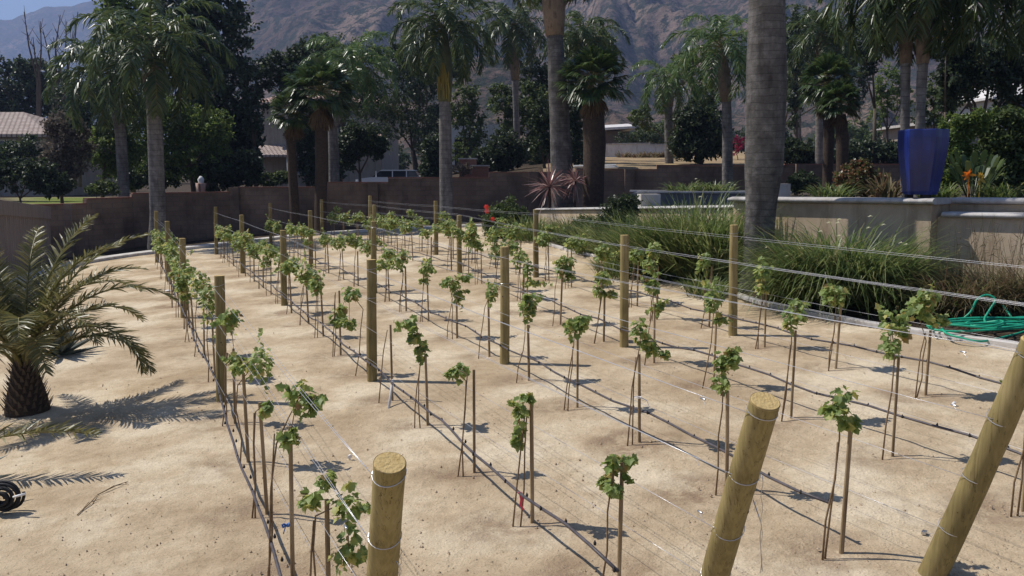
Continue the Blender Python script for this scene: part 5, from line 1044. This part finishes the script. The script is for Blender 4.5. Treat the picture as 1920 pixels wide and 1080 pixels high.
# neighbour palm mostly outside the frame
p = G(-150, 905); t = thing('date_palm', 'date palm outside the left edge with one frond reaching into the picture', 'palm tree', p); b = MB(); b.lathe((p.x, p.y, p.z), [(.22, -.08), (.22, .2), (.14, .5), (0, .6)], 16); b.build('trunk', M['fibre'], t, True)
for az, el, L_, dr in [(-.02, .38, 1.85, .55), (2.2, 1.0, 1.7, 1.8), (3.6, 1.1, 1.7, 1.8), (4.6, 1.0, 1.6, 1.9)]:
    f = MB(); pinnate(f, p + Vector((0, 0, .45 if el > .5 else .2)), az, el, L_, dr, .30, rn, 60, .2, .022, .2, .5, rw=.02); f.build('frond', [M['date_leaf'], M['petiole']], t)
def agave(p, n, L_, label, mat='agave_leaf', seed=0, w=.11, elmax=1.3):
    rn = random.Random(seed); t = thing('agave', label, 'plant', p, 'agaves at the left'); b = MB()
    for k in range(n):
        az = k * 2.399; el = elmax - (elmax - .15) * (k / n); l = L_ * rn.uniform(.8, 1.05); d = Vector((math.cos(az) * math.cos(el), math.sin(az) * math.cos(el), math.sin(el))); s = Vector((-math.sin(az), math.cos(az), 0)); up = s.cross(d) * -1
        pts = [p + Vector((0, 0, .03)), p + d * l * .3, p + d * l * .65, p + d * l * .85, p + d * l + Vector((0, 0, -.04 * l))]; ws = [w * .6, w, w * .8, w * .42, .004]
        for sg in (-1, 1):
            vs = []
            for q_, w_ in zip(pts, ws): vs += [q_, q_ + s * sg * w_ * .5 + up * w_ * .22]
            b.add(vs, [(2 * i, 2 * i + 1, 2 * i + 3, 2 * i + 2) if sg > 0 else (2 * i + 2, 2 * i + 3, 2 * i + 1, 2 * i) for i in range(4)])
        vs = []
        for q_, w_ in zip(pts, ws): vs += [q_ + s * w_ * .5 + up * w_ * .22, q_ - up * w_ * .2, q_ - s * w_ * .5 + up * w_ * .22]
        b.add(vs, [(3 * i + a, 3 * i + a + 1, 3 * i + a + 4, 3 * i + a + 3) for i in range(4) for a in (0, 1)])
    b.build('leaves', M[mat], t)
agave(G(112, 668), 30, .75, 'dark agave with broad pointed leaves behind the small date palm', seed=1)
agave(G(20, 600), 26, .7, 'agave hidden behind the fronds of the small date palm', seed=2)
agave(G(88, 560), 26, .75, 'pale agave farther back left of the rows', seed=3)
agave(G(-150, 975), 26, .85, 'agave just outside the left edge casting pointed shadows', seed=4)
# coil of black tubing with white pipe end
p = G(8, 965); t = thing('tubing_coil', 'glossy black coil of tubing with a short white pipe at the left edge', 'coil', p); b = MB()
b.tube([p + Vector((math.cos(k * .3) * (.045 + .1 * k / 190), -.05 + .0005 * k + .03 * math.sin(k * .11), .16 + math.sin(k * .3) * (.035 + .1 * k / 190))) for k in range(190)], .014, 7); b.build('coil', M['rubber'], t, True)
b = MB(); a_ = W(25, 932, p.y - .05); b.tube([a_, W(47, 926, p.y - .07)], [.010, .010], 8); b.build('pipe_end', M['paper'], t, True)

# ------------------------------------------------------------------ buildings beyond the wall
def quad(b, pts): b.add(pts, [tuple(range(len(pts)))])
def hip_roof(name, parent, x0, x1, y0, y1, ze, zr, inset, mat, over=.6):
    x0 -= over; x1 += over; y0 -= over; y1 += over; ym = (y0 + y1) / 2; b = MB()
    vs = [(x0, y0, ze), (x1, y0, ze), (x1, y1, ze), (x0, y1, ze), (x0 + inset, ym, zr), (x1 - inset, ym, zr), (x0, y0, ze - .2), (x1, y0, ze - .2), (x1, y1, ze - .2), (x0, y1, ze - .2)]
    b.add(vs, [(0, 1, 5, 4), (2, 3, 4, 5), (1, 2, 5), (3, 0, 4), (0, 6, 7, 1), (1, 7, 8, 2), (2, 8, 9, 3), (3, 9, 6, 0), (6, 9, 8, 7)]); return b.build(name, mat, parent)
def house(label, x0, x1, y0, y1, zb, ze, zr, inset, wallm, roofm, wins, name='house'):
    t = thing(name, label, 'house', ((x0 + x1) / 2, y0, zb)); b = MB(); b.box(((x0 + x1) / 2, (y0 + y1) / 2, (zb + ze - .22) / 2), (x1 - x0, y1 - y0, ze - .22 - zb)); b.build('wall', M[wallm], t)
    hip_roof('roof', t, x0, x1, y0, y1, ze, zr, inset, M[roofm])
    for (a, c, w, h) in wins:
        b = MB(); b.box((a, y0 - .02, c), (w, .08, h)); b.build('window_pane', M['glass'], t); b = MB()
        for dx, dz, sx, sz in ((-w / 2 - .05, 0, .1, h + .2), (w / 2 + .05, 0, .1, h + .2), (0, h / 2 + .05, w, .1), (0, -h / 2 - .05, w, .1), (0, 0, .06, h)): b.box((a + dx, y0 - .07, c + dz), (sx, .08, sz))
        b.build('window_frame', M['pale_wall'], t)
    return t
Yl = 62; xl, xr = W(-260, 250, Yl).x, W(85, 250, Yl).x; ze = W(0, 252, Yl).z; zr = W(0, 222, Yl + 5).z
house('beige house with grey brown tiled hip roof at the left edge', xl, xr, Yl, Yl + 11, CZ - 1.6, ze, zr + .5, 5, 'house_wall', 'tiles', [(W(12, 285, Yl).x, W(12, 282, Yl).z, 1.3, 1.3), (W(-60, 285, Yl).x, W(12, 282, Yl).z, 1.3, 1.3)])
Yh = 76; x0, x1 = W(490, 200, Yh).x, W(715, 200, Yh).x
t = house('tan two storey house with tiled roofs mostly hidden behind palms', x0, x1, Yh, Yh + 11, CZ - 1.4, W(500, 193, Yh).z, W(500, 150, Yh + 4).z, 5, 'house_wall', 'tiles_pink', [(W(560, 240, Yh).x, W(560, 240, Yh).z, 1.4, 1.4), (W(650, 240, Yh).x, W(650, 240, Yh).z, 1.4, 1.4), (W(570, 310, Yh).x, W(560, 310, Yh).z, 1.6, 1.4)])
a, c = W(458, 290, Yh - 3), W(545, 290, Yh - 3); b = MB(); b.add([(a.x, Yh - 3, W(0, 290, Yh - 3).z), (c.x, Yh - 3, W(0, 290, Yh - 3).z), (c.x - .6, Yh - .1, W(0, 272, Yh).z), (a.x + .6, Yh - .1, W(0, 272, Yh).z), (a.x, Yh - 3, W(0, 294, Yh - 3).z), (c.x, Yh - 3, W(0, 294, Yh - 3).z), (c.x, Yh - .1, W(0, 294, Yh - 3).z), (a.x, Yh - .1, W(0, 294, Yh - 3).z)], [(0, 1, 2, 3), (0, 4, 5, 1), (5, 6, 2, 1), (4, 0, 3, 7), (7, 6, 5, 4)]); b.build('porch_roof', M['tiles'], t)
for px in (479, 541): q_ = W(px, 330, Yh - 2.8); b = MB(); b.tube([Vector((q_.x, q_.y, CZ - 1.5)), Vector((q_.x, q_.y, W(0, 294, Yh - 3).z))], .14, 12); b.build('column', M['pale_wall'], t, True)
p = W(697, 235, Yh - 1.2); b = MB(); a, c, d, e = W(688, 215, Yh + 1), W(714, 218, Yh + 1), W(716, 255, Yh - 1.5), W(688, 250, Yh - 1.5); b.add([a, c, d, e, a - Vector((0, 0, .25)), c - Vector((0, 0, .25)), d - Vector((0, 0, .25)), e - Vector((0, 0, .25))], [(3, 2, 1, 0), (4, 5, 6, 7), (0, 1, 5, 4), (2, 3, 7, 6), (1, 2, 6, 5), (3, 0, 4, 7)]); b.build('side_roof', M['tiles_pink'], t)
# shed with a pale roof, white wall, terrace timbers
Ys = 82; x0, x1 = W(1112, 250, Ys).x, W(1180, 250, Ys).x; t = thing('shed', 'low shed with thin pale mono pitch roof behind the white wall', 'shed', ((x0 + x1) / 2, Ys, W(0, 285, Ys).z)); b = MB(); b.box(((x0 + x1) / 2, Ys + 2, W(0, 268, Ys).z), (x1 - x0, 4, W(0, 246, Ys).z - W(0, 290, Ys).z)); b.build('wall', M['soffit'], t)
b = MB(); z0, z1 = W(0, 246, Ys).z, W(0, 241, Ys).z; b.add([(x0 - .4, Ys - .6, z0), (x1 + .5, Ys - .6, z1), (x1 + .5, Ys + 4.6, z1), (x0 - .4, Ys + 4.6, z0)] + [(x0 - .4, Ys - .6, z0 + .22), (x1 + .5, Ys - .6, z1 + .2), (x1 + .5, Ys + 4.6, z1 + .7), (x0 - .4, Ys + 4.6, z0 + .7)], [(0, 1, 2, 3), (7, 6, 5, 4), (0, 4, 5, 1), (1, 5, 6, 2), (2, 6, 7, 3), (3, 7, 4, 0)]); b.build('roof', M['whitewall'], t)
wt2 = thing('white_wall', 'sunlit white wall at the back of the dry grass terrace', 'wall', W(1160, 292, 73))
for x0, x1, yt in [(1060, 1148, 272), (1148, 1219, 270.5), (1219, 1300, 272)]:
    a, c = W(x0, yt, 73 - (x0 - 1060) * .012), W(x1, yt, 73 - (x1 - 1060) * .012); d = c - a; m = (a + c) / 2; zb = W(0, 298, 73).z; rz = math.atan2(d.y, d.x); b = MB(); b.box((m.x, m.y, (m.z + zb) / 2), (d.length - .004, .22, m.z - zb), rz); b.build('wall_panel', M['whitewall'], wt2); b = MB(); b.box((m.x, m.y, m.z + .05), (d.length, .34, .1), rz); b.build('cap', M['coping'], wt2)
t = thing('timber_edging', 'pale timber beams edging the dry terrace just above the wall', 'timber', W(1120, 313, 41))
for x0, x1, y in [(1076, 1155, 311), (1120, 1158, 314.5)]: b = MB(); a, c = W(x0, y + 1, 40.8), W(x1, y - 1, 41.4); b.tube([a, c], .06, 4); b.build('beam', M['pvc'], t)
# dry grass tufts along the terrace
rn = random.Random(77)
for k in range(9):
    p = W(1170 + k * 13, 296, 69.5 + rn.uniform(-1, .5)); strap_clump('dry golden grass tuft in front of the white wall', p, 60, rn.uniform(.6, 1.0), .5, 'dry_blade', rn, .05, name='grass_tuft', cat='grass', group='dry tufts before the white wall')
# right hand houses
Yr = 75; x0, x1 = W(1868, 180, Yr).x, W(2050, 180, Yr).x; house('cream house with a pale gable roof high at the right edge', x0, x1, Yr, Yr + 9, CZ, W(0, 182, Yr).z, W(0, 145, Yr).z, 2.2, 'pale_wall', 'whitewall', [(W(1905, 200, Yr).x, W(0, 205, Yr).z, 1.2, 1.2)])
Yr = 66; x0, x1 = W(1740, 240, Yr).x, W(1850, 240, Yr).x; house('tan house with a flat pale eave behind the shrubs at right', x0, x1, Yr, Yr + 8, CZ, W(0, 229, Yr).z, W(0, 222, Yr).z, 3, 'house_wall', 'coping', [(W(1815, 210, Yr).x, W(0, 245, Yr).z, 1.2, 1.2)])
# red brick steps
t = thing('brick_planter', 'red brick planter rising above the wall behind the grey bush', 'planter', W(885, 335, 42))
for x0, x1, yt, Y in [(862, 893, 299, 42.6), (885, 916, 312, 42.0)]: a, c = W(x0, yt, Y), W(x1, yt, Y); zb = CZ - .6; b = MB(); b.box(((a.x + c.x) / 2, Y, (a.z + zb) / 2), (c.x - a.x, .8, a.z - zb)); b.build('brick_block', M['brick'], t); b = MB(); b.box(((a.x + c.x) / 2, Y, a.z + .03), (c.x - a.x + .1, .9, .06)); b.build('cap', M['coping'], t)
p = W(877, 268, 62); t = thing('garage', 'dark doorway of a pale outbuilding between the palms', 'building', (p.x, 62, CZ - .6)); b = MB(); b.box((p.x + .6, 64, W(0, 278, 62).z), (4.6, 4, W(0, 258, 62).z - W(0, 330, 62).z + .6)); b.build('wall', M['whitewall'], t); b = MB(); b.box((p.x - .1, 61.97, W(0, 288, 62).z), (1.6, .1, 2.2)); b.build('door', M['black_iron'], t)
p = W(377, 344, 43); t = thing('terracotta_urn', 'small terracotta and white urn above the wall right of the tall palm', 'urn', p - Vector((0, 0, .7))); b = MB(); b.lathe((p.x, p.y, p.z), [(.0, -.6), (.16, -.6), (.2, -.3), (.26, 0), (.2, .02), (0, 0)], 14); b.build('urn_body', M['tiles_pink'], t, True); b = MB(); b.lathe((p.x, p.y, p.z), [(.12, .021), (.16, .2), (.05, .35), (0, .36)], 12); b.build('finial', M['paper'], t, True)
# two people sized far details are left out; the parked car
Yc = 64; a = W(674, 345, Yc); c = W(762, 345, Yc); cz = W(0, 318.5, Yc).z; cl = thing('parked_car', 'white car with dark windows parked beyond the block wall', 'car', (a.x + 2.2, Yc, cz - 1.5)); x0 = a.x - .1; L_ = 4.6; zg = cz - 1.5
def side_prism(b, prof, y0, y1):
    n = len(prof); b.add([(x0 + x, y0, zg + z) for x, z in prof] + [(x0 + x, y1, zg + z) for x, z in prof], [tuple(range(n)), tuple(range(2 * n - 1, n - 1, -1))] + [(i, n + i, n + (i + 1) % n, (i + 1) % n) for i in range(n)])
b = MB(); side_prism(b, [(0, .35), (.02, .7), (.25, .88), (1.15, .98), (4.5, 1.0), (4.6, .8), (4.6, .35)], Yc - .9, Yc + .9); b.build('body', M['car_white'], cl)
b = MB(); side_prism(b, [(1.1, .975), (1.75, 1.42), (1.9, 1.44), (4.2, 1.44), (4.48, .995)], Yc - .78, Yc + .78); b.build('windows', M['glass'], cl)
b = MB(); side_prism(b, [(1.66, 1.42), (1.85, 1.5), (4.1, 1.5), (4.28, 1.43)], Yc - .82, Yc + .82); b.build('roof', M['car_white'], cl)
for x in (1.35, 2.6, 3.6): b = MB(); b.box((x0 + x + (.08 if x < 2 else 0), Yc - .79, zg + 1.2), (.07, .03, .44)); b.build('pillar', M['car_white'], cl)
for x in (.9, 3.7):
    for y in (-.82, .82): b = MB(); b.tube([(x0 + x, Yc + y - .1, zg + .33), (x0 + x, Yc + y + .1, zg + .33)], .33, 18); b.build('wheel', M['rubber'], cl)
for y in (-.6, .6): b = MB(); b.box((x0 + .02, Yc + y, zg + .72), (.12, .35, .16)); b.build('headlight', M['paper'], cl)

# ------------------------------------------------------------------ haze
hm = bpy.data.materials.new('haze'); hm.use_nodes = True; N = hm.node_tree.nodes; N.remove(N['Principled BSDF'])
v = N.new('ShaderNodeVolumePrincipled'); v.inputs['Color'].default_value = (.46, .60, 1, 1); v.inputs['Density'].default_value = .00034; v.inputs['Anisotropy'].default_value = .2
hm.node_tree.links.new(v.outputs[0], N['Material Output'].inputs['Volume'])
b = MB(); b.box((0, 0, 265), (8000, 8000, 690)); o = b.build('haze', hm); o['kind'] = 'stuff'; o['label'] = 'thin blue haze filling the air toward the hills'; o['category'] = 'haze'
